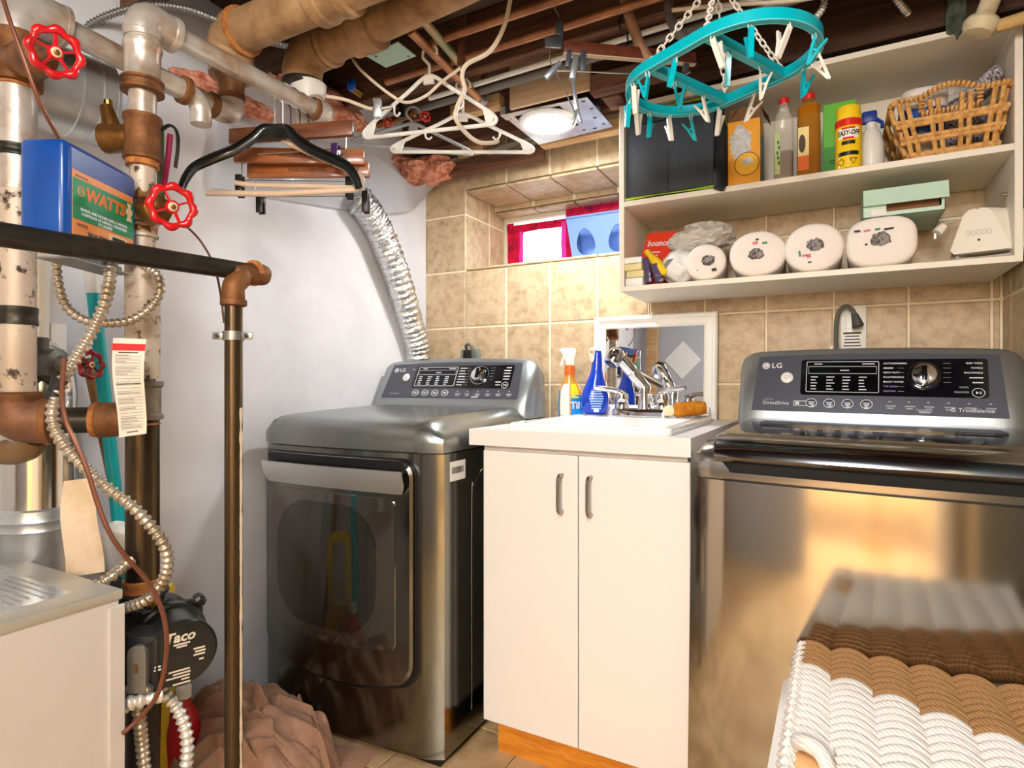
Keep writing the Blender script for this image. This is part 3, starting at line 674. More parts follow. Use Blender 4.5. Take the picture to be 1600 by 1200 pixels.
# two tall bottles with red caps
def bottle_square(name, label, x, y, w, zt, liq, liqz, labelmat, lab_y):
    t = thing(name, label, 'bottle', (x, y, Z0))
    r = w/2
    prof = [(1,0),(1,.10),(1,.165),(.96,.18),(.55,.215),(.44,.225),(.44,zt-Z0-.016)]
    rings = []
    for k, h in prof:
        rings.append([Vector((x+a*k, y+b*k, Z0+.001+h*(zt-Z0-.016)/(.25-.016) if k > .44 or h < .23 else zt-.016)) for a, b in rrect(-r, r, -r, r, r*.55, 4)])
    MB().loft(rings).build('body', pm('clear_plastic', (240,234,220), .06, alpha=.30, coat=.5) if liqz < 1.8 else pm('amber_plastic', (206,150,60), .06, alpha=.35, coat=.5), t, angle=.8)
    lr = [[Vector((x+a*.95, y+b*.95, z)) for a, b in rrect(-r, r, -r, r, r*.55, 4)] for z in (Z0+.004, liqz)]
    MB().loft(lr).build('liquid', liq, t)
    c = MB().lathe([(r*.52,zt-.018),(r*.54,zt-.016),(r*.54,zt-.003),(r*.45,zt)], (x, y, 0), Z, 18).build('cap', pm('red_cap', (214,26,36), .4), t)
    MB().box(x-r*.86, x+r*lab_y, y-r-.0012, y-r-.0004, Z0+.022, Z0+.145).build('paper_label', labelmat, t, smooth=False)
    return t
b1 = bottle_square('cleaner_bottle', 'slim clear bottle with red cap, nearly empty, right of the orange carton', -.138, 1.925, .052, 1.888, pm('brown_liquid', (140,104,74), .1, transl=.3), Z0+.09, pm('green_label', (196,212,150), .5), -.30)
print_rows(MB(), Vector((-.149,1.8975,Z0+.05)), Z, -X, [(.01*k*1.5, .002*(k%3), .010) for k in range(5)], .005).build('vertical_print', pm('leaf_green', (40,110,50), .5), b1, smooth=False, kind='stuff')
b2 = bottle_square('cleaner_bottle', 'clear red-capped bottle full of amber liquid beside the green carton', -.072, 1.925, .062, 1.886, pm('amber_liquid', (200,124,24), .1, transl=.35), 1.845, pm('yellow_label', (246,226,150), .5), .05)
MB().prism(ellipse(0,0,.009,.026,20), (-.088, 1.8928, Z0+.098), X, Z, -Y*.0005).build('label_picture', pm('brown_print', (80,50,30), .5), b2, smooth=False)
MB().box(-.0985, -.0705, 1.8922, 1.8928, Z0+.022, Z0+.062).build('label_band', pm('orange_print', (240,110,20), .5), b2, smooth=False)
GREEN = pm('bright_green_card', (96,190,40), .45)
t = carton('green_carton', 'bright green carton behind the yellow spray can', 'box', -.036, .048, 1.965, 2.06, Z0, 1.862, GREEN)
text('SH', .018, (.008, 1.9646, Z0+.075), X, Z, pm('pale_green_print', (214,240,190), .5), t); text('ONIO', .018, (.004, 1.9646, Z0+.055), X, Z, MATS['pale_green_print'], t)
MB().box(-.036, .048, 1.9640, 1.9648, Z0, Z0+.10).build('lower_print', pm('mid_green', (60,150,40), .5), t, smooth=False)
# spray can
t = thing('aerosol_can', 'yellow aerosol can with red band in front of the green carton', 'spray can', (.0275, 1.90, Z0)); cxx, cyy = .0275, 1.90
YEL = pm('yellow_can', (248,206,20), .3, coat=.3)
MB().lathe([(.030,.001),(.0335,.004),(.0335,.130),(.031,.138)], (cxx, cyy, Z0), Z, 28).build('body', YEL, t)
MB().lathe([(.0338,.118),(.0338,.137),(.0312,.139)], (cxx, cyy, Z0), Z, 28).build('red_band', pm('can_red', (220,40,30), .3), t)
MB().lathe([(.031,.137),(.0305,.172),(.029,.176),(.001,.177)], (cxx, cyy, Z0), Z, 28).build('cap', pm('yellow_cap', (250,208,30), .45), t)
def can_text(s, size, z, mat, r=.0342, a0=0, th=None, **k):
    """lettering wrapped round the can"""
    o = text(s, size, (0,0,0), X, Z, mat, t, **k)
    for v in o.data.vertices:
        p = v.co + t.location; ang = a0+p.x/r
        d_ = Vector((-cxx, -cyy, 0)).normalized(); base = math.atan2(d_.y, d_.x)
        rad = r+(.0004 if p.y < -1e-5 else 0)
        v.co = Vector((cxx+rad*math.cos(base+ang), cyy+rad*math.sin(base+ang), Z0+z+p.z)) - t.location
    return o
can_text('EASY-OFF', .0185, .097, BLACK, xs=.72, bold=.025, shear=.2, r=.0345)
def can_patch(a0, a1, z0, z1, mat, nm, r=.0339):
    d_ = math.atan2(-cyy, -cxx)
    MB().grid(10, 2, lambda u, v: (cxx+r*math.cos(d_+a0+(a1-a0)*u), cyy+r*math.sin(d_+a0+(a1-a0)*u), Z0+z0+(z1-z0)*v), .0003).build(nm, mat, t, smooth=False)
can_patch(-.78,.78,.083,.112,pm('can_white', (244,240,228), .4),'white_field'); can_patch(-.8,.8,.036,.047,BLACK,'black_stripe'); can_patch(-.5,.5,.066,.076,BLACK,'black_stripe'); can_patch(-.5,.5,.108,.113,MATS['can_red'],'red_arc',.0342); can_patch(-.4,.4,.080,.086,MATS['can_red'],'red_arc',.0342)
HZ = pm('hazard_print', (60,52,30), .5)
for ang_, o_, i_ in ((-.55, ellipse(0,0,.0095,.0095,8), ellipse(0,0,.0078,.0078,8)), (.35, [(-.010,.008),(.010,.008),(0,-.009)], [(-.0072,.0064),(.0072,.0064),(0,-.0064)])):
    a_ = math.atan2(-cyy, -cxx)+ang_; n_ = Vector((math.cos(a_), math.sin(a_), 0)); MB().ring(o_, i_, Vector((cxx, cyy, Z0+.019))+n_*.0338, Z.cross(n_), Z, n_*.0006).build('hazard_mark', HZ, t, smooth=False)
# white spray bottle with blue trigger behind the can
t = thing('spray_bottle', 'white bottle with blue trigger half hidden behind the yellow aerosol can', 'spray bottle', (.085, 1.985, Z0))
MB().lathe([(.030,.001),(.033,.006),(.033,.09),(.024,.125),(.013,.14),(.013,.155)], (.085, 1.985, Z0), Z, 20).build('body', WHITEPL, t)
tr = MB().box(.062, .10, 1.975, 1.995, Z0+.155, Z0+.19, .006).build('trigger_head', pm('navy_plastic', (30,60,150), .4), t)
MB().tube([(.098,1.985,Z0+.165),(.112,1.98,Z0+.15),(.112,1.978,Z0+.135)], .005, 8).build('trigger', MATS['navy_plastic'], t)

# ------------------------------------------------------------------ wicker basket with contents
t = thing('wicker_basket', 'honey coloured woven wicker basket at the right end of the upper shelf', 'basket', (.265, 2.0, Z0))
WICK = pm('wicker', (222,172,102), .55, col2=(186,130,64), stretch=(20,20,20), scale=4, bump=.3)
bt = dict(x0=.168, x1=.352, y0=1.895, y1=2.12); tp = dict(x0=.128, x1=.378, y0=1.872, y1=2.15); BH = .150
def rim(k, r=.02):
    g = lambda n: bt[n]+(tp[n]-bt[n])*k
    return g('x0'), g('x1'), g('y0'), g('y1')
def strand(p, r=.007, nm='strand'): return MB().tube(p, r, 7, flat=.75).build(nm, WICK, t)
def wob(i, s=.003): return s*math.sin(i*2.3)
# front and back uprights in pairs, side uprights
def upright(side, s, off, k):
    out = []
    for h in (0, .25, .5, .75, .95):
        q = rim(h); e = -.004 if int(h*4+k) % 2 else .004
        if side in (2, 3): out.append(Vector((q[0]+(q[1]-q[0])*s+off, q[side]+e, Z0+.006+BH*h)))
        else: out.append(Vector((q[side]+e, q[2]+(q[3]-q[2])*s, Z0+.006+BH*h)))
    strand(out, .0082)
for k in range(4):
    for side in (2, 3):
        for off in (-.0085, .0085): upright(side, .09+.82*k/3, off, k)
for k in range(5):
    for side in (0, 1): upright(side, .1+.2*k, 0, k)
def loop(k, zf=None, r=.0072, nm='strand', dy=0):
    x0, x1, y0, y1 = rim(k)
    pts = []
    for a, b in rrect(x0, x1, y0, y1, .018, 3): pts.append(Vector((a, b, Z0+.006+BH*k)))
    pts = spl(pts, 4, True)
    out = []
    for i, p in enumerate(pts):
        q = p.copy()
        if zf: q.z += zf(p)
        c = Vector(((x0+x1)/2, (y0+y1)/2, q.z)); q += (q-c).normalized()*wob(i*1.0+k*20, .0025)
        out.append(q)
    MB().tube(out, r, 7, closed=True).build(nm, WICK, t)
for k in (.30, .36, .58, .64): loop(k)
for k in (0.02, .07): loop(k, None, .0075, 'base_coil')
# knobbly rim: wrapped beads following an arched handle front and back
def arch(p):
    u = abs(p.x-.253)/.062
    return (.022*math.cos(u*PI/2) if u < 1 else 0) if (p.y < 1.90 or p.y > 2.12) else 0
x0, x1, y0, y1 = rim(1.0)
mb = MB(); path = []
cor = [Vector((a, b, Z0+.006+BH)) for a, b in rrect(x0, x1, y0, y1, .02, 3)]; dens = []
for p, q in zip(cor, cor[1:]+cor[:1]):
    m = max(1, int((q-p).length/.002)); dens += [p+(q-p)*i/m for i in range(m)]
acc = 0; last = None
for p in dens:
    if last is None or (p-last).length > .0084:
        q = p+Vector((0,0,arch(p))); path.append(q); last = p
for i, q in enumerate(path):
    n_ = (path[(i+1) % len(path)]-path[i-1]).normalized(); a, b, c = basis(n_)
    mb.tube([q-n_*.005+b*.001, q-n_*.003, q+n_*.003, q+n_*.005], [.004,.0088,.0088,.004], 7)
mb.build('wrapped_rim', WICK, t, kind='stuff')
mb = MB()
for y_ in (y0, y1):
    for i in range(14):
        q = Vector((.196+.0088*i, y_+.003, Z0+.006+BH-.040)); mb.tube([q-X*.004, q-X*.002, q+X*.002, q+X*.004], [.003,.0075,.0075,.003], 7)
    for s in (.193, .315):
        for i in range(4):
            q = Vector((s, y_+.002, Z0+.006+BH-.034+.009*i)); mb.tube([q-Z*.004, q-Z*.002, q+Z*.002, q+Z*.004], [.003,.0075,.0075,.003], 7)
mb.build('handle_binding', WICK, t, kind='stuff')
MB().box(.172, .35, 1.90, 2.115, Z0+.001, Z0+.005).build('base_mat', WICK, t)
TISS = pm('tissue_white', (240,232,224), .8, bump=.15, bscale=50)
FILM = pm('clear_film', (236,238,240), .12, trans=.7, ior=1.05, alpha=.45)
t = thing('paper_roll_pack', 'white paper roll in clear film sticking out of the wicker basket', 'paper roll', (.205, 2.0, Z0+.02))
ax = Vector((.05, -.25, 1)).normalized()
MB().lathe([(.018,.17),(.045,.172),(.053,.165),(.055,.155),(.055,.015),(.052,.01),(.001,.01)], (.200, 2.0, Z0+.045), ax, 28).build('roll', TISS, t)
MB().lathe([(.0565,.03),(.0565,.12)], (.200, 2.0, Z0+.045), ax, 28).build('blue_print_band', pm('blue_print', (30,80,170), .4), t)
MB().blob((.258, 1.985, Z0+.205), (.045,.04,.022), 3, .5, 1.6, 4).build('film_wrap', FILM, t)
SPECK = pm('speckled_terry', (206,198,200), .95, col2=(70,66,76), scale=190, lo=.48, hi=.6, detail=2, bump=1.5, bscale=240)
t = thing('bath_towel', 'grey speckled towel folded in the wicker basket', 'towel', (.29, 2.0, Z0+.03))
MB().blob((.296, 2.01, Z0+.10), (.055,.075,.085), 3, .12, 1.5, 2).build('fold', SPECK, t)
MB().obox((.330, 2.0, Z0+.19), Vector((.085,0,.075)), Vector((0,.11,0)), Vector((-.02,0,.035)), .014, 3).build('upper_fold', SPECK, t)

# ------------------------------------------------------------------ lower compartment
t = thing('dryer_sheet_box', 'red dryer sheet box tilted in the left end of the lower shelf', 'box', (-.545, 2.0, Z1))
RED = pm('red_card', (226,60,36), .4)
u_ = Vector((.11, -.045, -.015)); v_ = Vector((.030, .035, .135)); c_ = Vector((-.522, 1.985, 1.480))
MB().obox(c_, u_, v_, u_.cross(v_).normalized()*.04, .002, 1).build('body', RED, t)
uu = u_.normalized(); vv = (v_-uu*v_.dot(uu)).normalized(); nn = uu.cross(vv)
sgn = 1 if nn.dot(Vector((0,-1,0))) > 0 else -1
text('bounce', .030, c_+nn*.0203+vv*.030, uu, vv, PRINT, t, bold=.02)
for k in range(3): MB().obox(c_+nn*.0204+vv*(-.002-.012*k)-uu*.012, uu*(.06-.012*k), vv*.0035, nn*.0005).build('small_print', PRINT, t, smooth=False)
MB().prism(ellipse(0,0,.006,.006,14), c_+nn*.0203-uu*.045-vv*.03, uu, vv, nn*.0005).build('blue_dot', pm('blue_dot', (40,60,150), .5), t, smooth=False)
MB().box(-.59, -.50, 1.975, 2.06, Z1, 1.405, .002, 1).build('lower_body', RED, t)
SOAPW = pm('soap_wrap_white', (236,234,228), .4, bump=.5, bscale=40); SOAPC = pm('soap_cream', (222,206,150), .5)
for k, (m, dx, h) in enumerate(((SOAPW,0,.026),(SOAPC,.003,.022),(SOAPC,-.003,.022),(SOAPW,-.004,.020))):
    z0 = Z1+(0,.027,.050,.073)[k]
    o = MB().box(-.602+dx, -.545+dx, 1.868, 1.91, z0, z0+h, .003).build('soap_bar', m)
    tag(o, ('white wrapped soap bar, lowest of the small stack', 'cream soap bar second from the bottom of the small stack', 'cream soap bar second from the top of the small stack', 'crumpled white packet topmost of the small stack')[k], 'soap', 'soap bars stacked at the shelf end')
t = thing('squeeze_bottle', 'small yellow squeeze bottle lying against the red box', 'bottle', (-.51, 1.91, Z1+.04))
MB().tube([(-.474,1.880,1.392),(-.478,1.883,1.400),(-.508,1.895,1.434),(-.522,1.90,1.450),(-.529,1.903,1.459),(-.537,1.907,1.468)], [.008,.0155,.0165,.014,.010,.009], 14).build('body', pm('yellow_plastic', (238,200,40), .35), t)
MB().tube([(-.537,1.907,1.468),(-.544,1.91,1.477)], [.011,.010], 12).build('cap', pm('yellow_cap2', (226,190,60), .4), t)
PURP = pm('purple_pack', (74,62,98), .35, col2=(196,190,200), scale=40, lo=.55, hi=.62)
for k, (x, y, lean, w_, lab) in enumerate(((-.525,1.872,-.33,.018,'thin dark purple packet leaning beside the soap stack'), (-.493,1.876,-.6,.024,'wider purple and white packet leaning toward the wrapped roll'))):
    d_ = Vector((lean*.55, .1, 1)).normalized()*(.082-.02*k); e_ = Vector((1,0,-lean*.55)).normalized()*w_
    o = MB().obox(Vector((x, y+.004, Z1+.005))+d_/2+Z*.003, e_, d_, Vector((0,.02,0)), .002, 1).build('packet', PURP); tag(o, lab, 'packet')
# towel rolls lying with their ends to the front
ROLL = pm('towel_paper', (240,230,222), .75, bump=.25, bscale=30)
CORE = pm('twisted_film', (150,140,136), .4, col2=(60,54,54), scale=120, lo=.42, hi=.56, detail=2, bump=.8, bscale=160)
def roll(label, x, y, rx, rz, sq, L, seed, core, prints):
    t = thing('paper_towel_roll', label, 'paper towel', (x, y, Z1), 'paper towel rolls on the lower shelf')
    random.seed(seed); n = 40
    def outl(k, sc):
        out = []
        for i in range(n):
            a = 2*PI*i/n; c, s = math.cos(a), math.sin(a); e = 2/(2+sq)
            px = math.copysign(abs(c)**e, c); pz = math.copysign(abs(s)**e, s); wv = 1+.012*noise.noise(Vector((c*2+seed, s*2, k)))
            out.append((px*rx*sc*wv, max(-rz+.001, pz*rz*sc*wv)))
        return out
    rings = []
    ax_ = Vector((x*.35, 1, 0)).normalized(); rt = Vector((ax_.y, -ax_.x, 0))
    for dy, sc in ((.002,.18),(.0,.5),(.001,.86),(.006,.96),(.018,1),(L-.01,1),(L,.92)):
        rings.append([Vector((x, y, Z1+rz))+rt*a+Z*b+ax_*dy for a, b in outl(0, sc)])
    MB().loft(rings).build('roll', ROLL, t, angle=.8)
    cx_, cz_, cr = core
    MB().blob((x+cx_, y-.001, Z1+rz+cz_), (cr, .0035, cr*.8), 3, .35, 2.5, seed).build('twisted_core', CORE, t)
    for a, b, wd, ht, m in prints: MB().obox((x+a, y-.0022, Z1+rz+b), Vector((wd,0,ht*.2)), Vector((-ht*.2,0,ht)), Y*.0012).build('wrapper_print', m, t, smooth=False)
    return t
INK, PK, GR = pm('ink_black', (40,34,36), .6), pm('ink_pink', (214,120,130), .6), pm('ink_green', (60,140,100), .6)
t = roll('small paper towel roll below the grey crumpled bag', -.352, 1.872, .060, .056, .1, .20, 3, (.008,.004,.019), ((-.028,-.020,.009,.014,INK),(.026,-.026,.014,.008,INK),(-.045,-.01,.004,.016,INK),(-.035,.0,.012,.004,INK)))
t = roll('wrapped paper towel roll second from the left with tear-drop core', -.205, 1.872, .078, .067, .15, .25, 4, (-.004,-.002,.020), ((.0,.040,.008,.005,INK),(-.005,.030,.014,.008,PK),(.02,.028,.014,.005,GR)))
t = roll('large paper towel roll just left of the mint tissue box', -.058, 1.872, .076, .069, .15, .25, 5, (.004,.006,.021), ((-.035,-.016,.005,.016,GR),(-.022,-.022,.014,.005,PK),(-.012,-.024,.01,.01,PK),(-.010,-.042,.009,.004,INK)))
t = roll('squarish paper towel roll under the mint tissue box', .103, 1.872, .083, .068, .9, .25, 6, (.0,.006,.022), ((-.055,.032,.014,.005,INK),(-.032,.031,.016,.005,PK),(-.008,.032,.012,.005,GR),(.018,.030,.022,.005,INK),(-.034,-.006,.006,.004,INK)))
FOIL = pm('white_foil', (236,234,232), .22, coat=.4, bump=1.6, bscale=45)
t = thing('wrapped_paper_roll', 'shiny white plastic-wrapped roll left of the small towel roll', 'paper roll', (-.455, 1.9, Z1), 'paper towel rolls on the lower shelf')
MB().blob((-.440, 1.935, Z1+.058), (.060,.068,.058), 4, .10, 2.4, 9, Z1+.0005).build('wrapped_body', FOIL, t)
MB().prism([(-.014,-.004),(-.004,.010),(.016,.012),(.008,.004),(-.008,-.014)], (-.463, 1.868, Z1+.062), X, Z, -Y*.003).build('wrapper_slit', pm('slit_grey', (120,116,116), .5), t, smooth=False)
GBAG = pm('grey_bag', (206,198,188), .45, transl=.15)
t = thing('crumpled_bag', 'grey crumpled plastic bag bunched on top of the rolls', 'bag', (-.40, 1.96, Z1+.11))
def crump(c, r, seed, amp=.28):
    mb = MB().blob(c, r, 4, .15, 1.2, seed)
    for i, p in enumerate(mb.v):
        q = (p-Vector(c)); q = Vector((q.x/r[0], q.y/r[1], q.z/r[2])); n = noise.ridged_multi_fractal(q*1.5+Vector((seed,0,0)), 1., 2., 5, 1., 2.)
        mb.v[i] = Vector(c)+Vector((q.x*r[0], q.y*r[1], q.z*r[2]))*(1-amp+amp*n*.75)
    return mb
crump((-.362,1.955,1.512), (.085,.075,.045), 3).build('bunched_film', GBAG, t, angle=.35)
crump((-.425,1.925,1.495), (.05,.04,.035), 8).build('bunched_film', GBAG, t, angle=.35)
# mint tissue box lying across the roll
MINT = pm('mint_card', (190,218,198), .5)
t = thing('tissue_box', 'mint green tissue box lying on the squarish paper towel roll', 'tissue box', (.17, 2.02, 1.502))
x0, x1, y0, y1, z0, z1 = .062, .248, 1.905, 2.14, 1.502, 1.575
MB().box(x0, x1, y0, y1, z0, z0+.0015).box(x0, x0+.0015, y0, y1, z0, z1).box(x1-.0015, x1, y0, y1, z0, z1).box(x0, x1, y0, y1, z1-.0015, z1).box(x0, x1, y1-.0015, y1, z0, z1).build('body', MINT, t, smooth=False)
MB().ring(rrect(x0,x1,z0,z1,.002,1), rrect(x0+.055,x1-.008,z0+.012,z1-.015,.003,1), (0,y0,0), X, Z, Y*.001).build('front_panel', MINT, t, smooth=False)
MB().obox(((x0+x1)/2+.004, y0-.006, z1-.020), X*(x1-x0+.006), Vector((0,.012,.046)), Vector((0,-.001,.0003))).build('front_flap', MINT, t, smooth=False)
MB().box(x0+.05, x1-.01, y0+.02, y0+.021, z0+.005, z1-.01).build('inner_card', CARD, t, smooth=False)
MB().box(x0+.02, x0+.055, y0-.0012, y0-.0004, z0+.004, z0+.02).build('white_tab', TISS, t, smooth=False)
# white steam brush / clipper base with wound cord
t = thing('corded_iron', 'small white triangular appliance with grey cord wound round it', 'appliance', (.305, 1.93, Z1))
TRW = pm('ivory_plastic', (238,230,216), .4)
pts = [(-.053,0),(.053,0),(.060,.012),(.030,.105),(.018,.118),(.006,.120),(.002,.115),(-.002,.115),(-.006,.120),(-.018,.118),(-.030,.105),(-.060,.012)]
cu_, cv_ = Vector((1,-.25,0)).normalized(), Vector((0,.22,1)).normalized()
co = Vector((.318, 1.90, Z1+.022))
MB().prism(pts, co, cu_, cv_, Vector((0.1,.045,-.005))).build('body', TRW, t, smooth=False)
for a in range(5): MB().ring(rrect(-.026+.011*a,-.018+.011*a,.046,.060,.002,1), rrect(-.025+.011*a,-.019+.011*a,.047,.059,.001,1), co-cu_.cross(cv_)*-.0002, cu_, cv_, cu_.cross(cv_)*.0008).build('embossed_sign', pm('emboss_grey', (176,170,160), .5), t, smooth=False)
MB().prism(ellipse(0,.032,.003,.003,12), co, cu_, cv_, cu_.cross(cv_)*.0008).build('indicator_hole', BLACK, t, smooth=False)
CORD = pm('grey_cord', (186,178,166), .5)
for k in range(4):
    q = 1+.05*k; cz = [(-.062*q,.0-.006*k),(-.05,-.012-.003*k),(.05,-.012-.003*k),(.066*q,.0),(.046*q,.07),(.024,.11),(-.024,.11),(-.046*q,.07)]
    MB().tube(spl([co+cu_*a+cv_*max(b,-.0165)+Vector((.02,.018+.007*k,0)) for a, b in cz], 4, True), .0042, 7, closed=True).build('cord', CORD, t)
MB().tube(spl([co+Vector((-.05,.03,.09)), co+Vector((-.07,.02,.085)), co+Vector((-.082,.012,.07))], 3), .004, 7).build('cord', CORD, t)
pl = MB().tube([co+Vector((-.072,.015,.078)), co+Vector((-.088,.01,.060))], [.010,.013], 10).build('plug', TRW, t)
for s in (-1, 1): MB().box(*(lambda c: (c.x-.002, c.x+.002, c.y-.001+s*.004, c.y+.001+s*.004, c.z-.014, c.z))(co+Vector((-.092,.01,.058)))).build('plug_pin', NICKEL, pl, smooth=False)

# ------------------------------------------------------------------ blue bin on the window sill
t = thing('plastic_bin', 'pale blue plastic bin with hand holes on the window sill', 'bin', (-.86, 2.44, WZ0))
BLU = pm('pale_blue_plastic', (150,186,236), .4, transl=.5)
zb, zt_ = WZ0+.008, 1.765
A = [(-1.035,2.385),(-.68,2.385),(-.68,2.53),(-1.035,2.53)]; B = [(-1.005,2.40),(-.70,2.40),(-.70,2.52),(-1.005,2.52)]
def fx_(u, z): k = (z-zb)/(zt_-zb); return Vector((B[0][0]+(A[0][0]-B[0][0])*k+(B[1][0]+(A[1][0]-B[1][0])*k-(B[0][0]+(A[0][0]-B[0][0])*k))*u, B[0][1]+(A[0][1]-B[0][1])*k, z))
def holed():
    mb = MB(); hc = [(.22, .12), (.66, .12)]; n = 24
    H = zt_-zb; edges = [0, .44, .88, 1.0]
    for i, (u0, zz) in enumerate(hc):
        a0, a1 = edges[i], edges[i+1]
        hole = []; outer = []
        for k in range(n):
            a = 2*PI*k/n; c, s = math.cos(a), math.sin(a)
            hu = u0+.125*c*(1-.30*s); hz = zb+.105+.058*s
            hole.append(fx_(hu, hz))
            m = max(abs(c), abs(s)); ou = (a0+a1)/2+(a1-a0)/2*c/m; oz = zb+H/2+H/2*s/m
            outer.append(fx_(ou, oz))
        mb.loft([outer, hole, [p+Y*.004 for p in hole], [p+Y*.004 for p in outer]], True, False)
    mb.loft([[fx_(.88, zb), fx_(1, zb), fx_(1, zt_), fx_(.88, zt_)], [p+Y*.004 for p in (fx_(.88, zb), fx_(1, zb), fx_(1, zt_), fx_(.88, zt_))]])
    return mb
holed().build('front_wall', BLU, t, angle=.5)
mb = MB()
for i in (1, 2, 3):
    j = (i+1) % 4; a, b, c, e = Vector((*B[i], zb)), Vector((*B[j], zb)), Vector((*A[j], zt_)), Vector((*A[i], zt_))
    inn = Vector((-.85, 2.46, 1.65)); n_ = (b-a).cross(c-a).normalized(); n_ = n_ if n_.dot(inn-a) > 0 else -n_
    mb.loft([[a, b, c, e], [p+n_*.003 for p in (a, b, c, e)]])
mb.build('wall', BLU, t, smooth=False)
MB().box(B[0][0], B[1][0], B[0][1], B[2][1], WZ0+.004, zb+.002).build('base', BLU, t, smooth=False)
MB().tube([(A[0][0]-.002,A[0][1]-.002,zt_),(A[1][0],A[1][1]-.002,zt_),(A[2][0],A[2][1],zt_),(A[3][0]-.002,A[3][1],zt_)], .005, 8, closed=True).build('rim', BLU, t)

# ------------------------------------------------------------------ bottles and bits around the sink
t = thing('spray_cleaner', 'clear orange and blue spray cleaner bottle left of the blue bottle', 'spray bottle', (-.845, 1.99, .92))
c = Vector((-.842, 1.985, .921)); OR = pm('orange_translucent', (246,170,60), .12, trans=.3, coat=.4)
def oval(c, prof, ua, ub, n=24): return [[c+Z*h+Vector(ua)*a*math.cos(2*PI*k/n)+Vector(ub)*b*math.sin(2*PI*k/n)+Vector(ua)*o_ for k in range(n)] for h, a, b, o_ in prof]
ua = Vector((CS, SN, 0)); ub = Vector((-SN, CS, 0))
MB().loft(oval(c, [(0,.038,.024,0),(.006,.044,.028,0),(.05,.046,.029,0),(.10,.040,.026,-.002),(.135,.024,.018,-.004),(.16,.0165,.0155,-.004),(.185,.0155,.0155,-.004)], ua, ub)).build('body', OR, t, angle=.8)
def label_side(c, prof, ua, ub, a0, a1, lift, mat, nm, par, n=10):
    mb = MB(); rings = []
    for h, a, b, o_, in prof: rings.append([c+Z*h+Vector(ua)*((a+lift)*math.cos(a0+(a1-a0)*k/n)+o_)+Vector(ub)*(b+lift)*math.sin(a0+(a1-a0)*k/n) for k in range(n+1)])
    mb.loft(rings, False, False); return mb.build(nm, mat, par)
BL2 = pm('cyan_label', (20,140,220), .35)
label_side(c, [(.008,.0445,.0285,0),(.05,.046,.029,0),(.085,.0425,.0275,-.001)], ua, ub, PI*1.48, PI*1.98, .0008, BL2, 'blue_label', t)
label_side(c, [(.008,.0445,.0285,0),(.05,.046,.029,0),(.10,.040,.026,-.002)], ua, ub, PI*.9, PI*1.14, .0008, BL2, 'blue_edge', t)
label_side(c, [(.012,.0445,.0285,0),(.05,.046,.029,0),(.10,.040,.026,-.002),(.125,.028,.020,-.003)], ua, ub, PI*1.16, PI*1.44, .0006, pm('white_label', (240,236,214), .35), 'white_label', t)
label_side(c, [(.075,.043,.0278,-.001),(.10,.040,.026,-.002),(.125,.028,.020,-.003)], ua, ub, PI*1.5, PI*1.72, .0012, pm('yellow_flash', (252,214,40), .35), 'yellow_flash', t)
text('Til', .034, c+ub*-.0315+ua*.012+Z*.048, (ua*.95+ub*.28), Z, PRINT, t, bold=.03)
MB().loft(oval(c, [(.158,.019,.018,-.004),(.162,.020,.019,-.004),(.192,.018,.018,-.004)], ua, ub)).build('collar', pm('orange_collar', (238,110,30), .35), t)
hd = c-ua*.004
def hq(x0, x1, wd, z_): return [hd+ua*x_+ub*y_+Z*z_ for x_, y_ in ((x0,-wd),(x1,-wd),(x1,wd),(x0,wd))]
MB().loft([hq(-.014,.014,.011,.190), hq(-.018,.014,.011,.215), hq(-.030,.020,.011,.235), hq(-.032,.020,.010,.250), hq(-.028,.014,.006,.253)]).build('spray_head', WHITEPL, t, angle=.5)
MB().tube(spl([hd-ua*.018+Z*.228, hd-ua*.026+Z*.210, hd-ua*.030+Z*.190], 3), .006, 8).build('trigger', WHITEPL, t)
MB().lathe([(.007,0),(.008,.004),(.003,.005)], hd-ua*.032+Z*.243, -ua, 12).build('nozzle', WHITEPL, t)
t = thing('dish_soap_sprayer', 'blue pear-shaped dish spray bottle standing before the mirror', 'spray bottle', (-.765, 1.98, .94))
c = Vector((-.748, 1.978, .940)); BLB = pm('blue_translucent', (14,70,210), .10, trans=.25, coat=.5)
prof = [(0,.034,.026,0),(.006,.042,.030,0),(.03,.049,.034,0),(.06,.050,.034,0),(.09,.042,.030,.002),(.125,.028,.024,.004),(.15,.021,.020,.006),(.19,.018,.018,.008),(.21,.017,.018,.008),(.222,.014,.015,.008)]
MB().loft(oval(c, prof, ua, ub)).build('body', BLB, t, angle=.8)
MB().loft(oval(c-ua*.008, [(.182,.006,.010,0),(.195,.012,.014,0),(.215,.014,.015,0),(.228,.012,.013,0),(.232,.006,.008,0)], ua, ub)).build('spray_cap', WHITEPL, t)
MB().lathe([(.006,0),(.0065,.006),(.003,.007)], c-ua*.012-ub*.012+Z*.218, (-ua*.4-ub), 12).build('nozzle', pm('amber_nozzle', (206,150,70), .4), t)
lm = pm('pale_blue_print', (170,205,250), .5)
mb = MB(); random.seed(11)
for r in range(8):
    wd = .050-.004*abs(r-3)+random.uniform(-.006,.004); z_ = .080-.0085*r
    mb.obox(c-ub*(.0345-.0006*abs(r-4))+Z*z_, ua*wd, Z*.0042, ub*.001)
mb.build('back_print', lm, t, smooth=False, kind='stuff')
MB().obox(c-ub*.0335+Z*.014, ua*.018, Z*.012, ub*.0012).build('print_panel', PRINT, t, smooth=False)
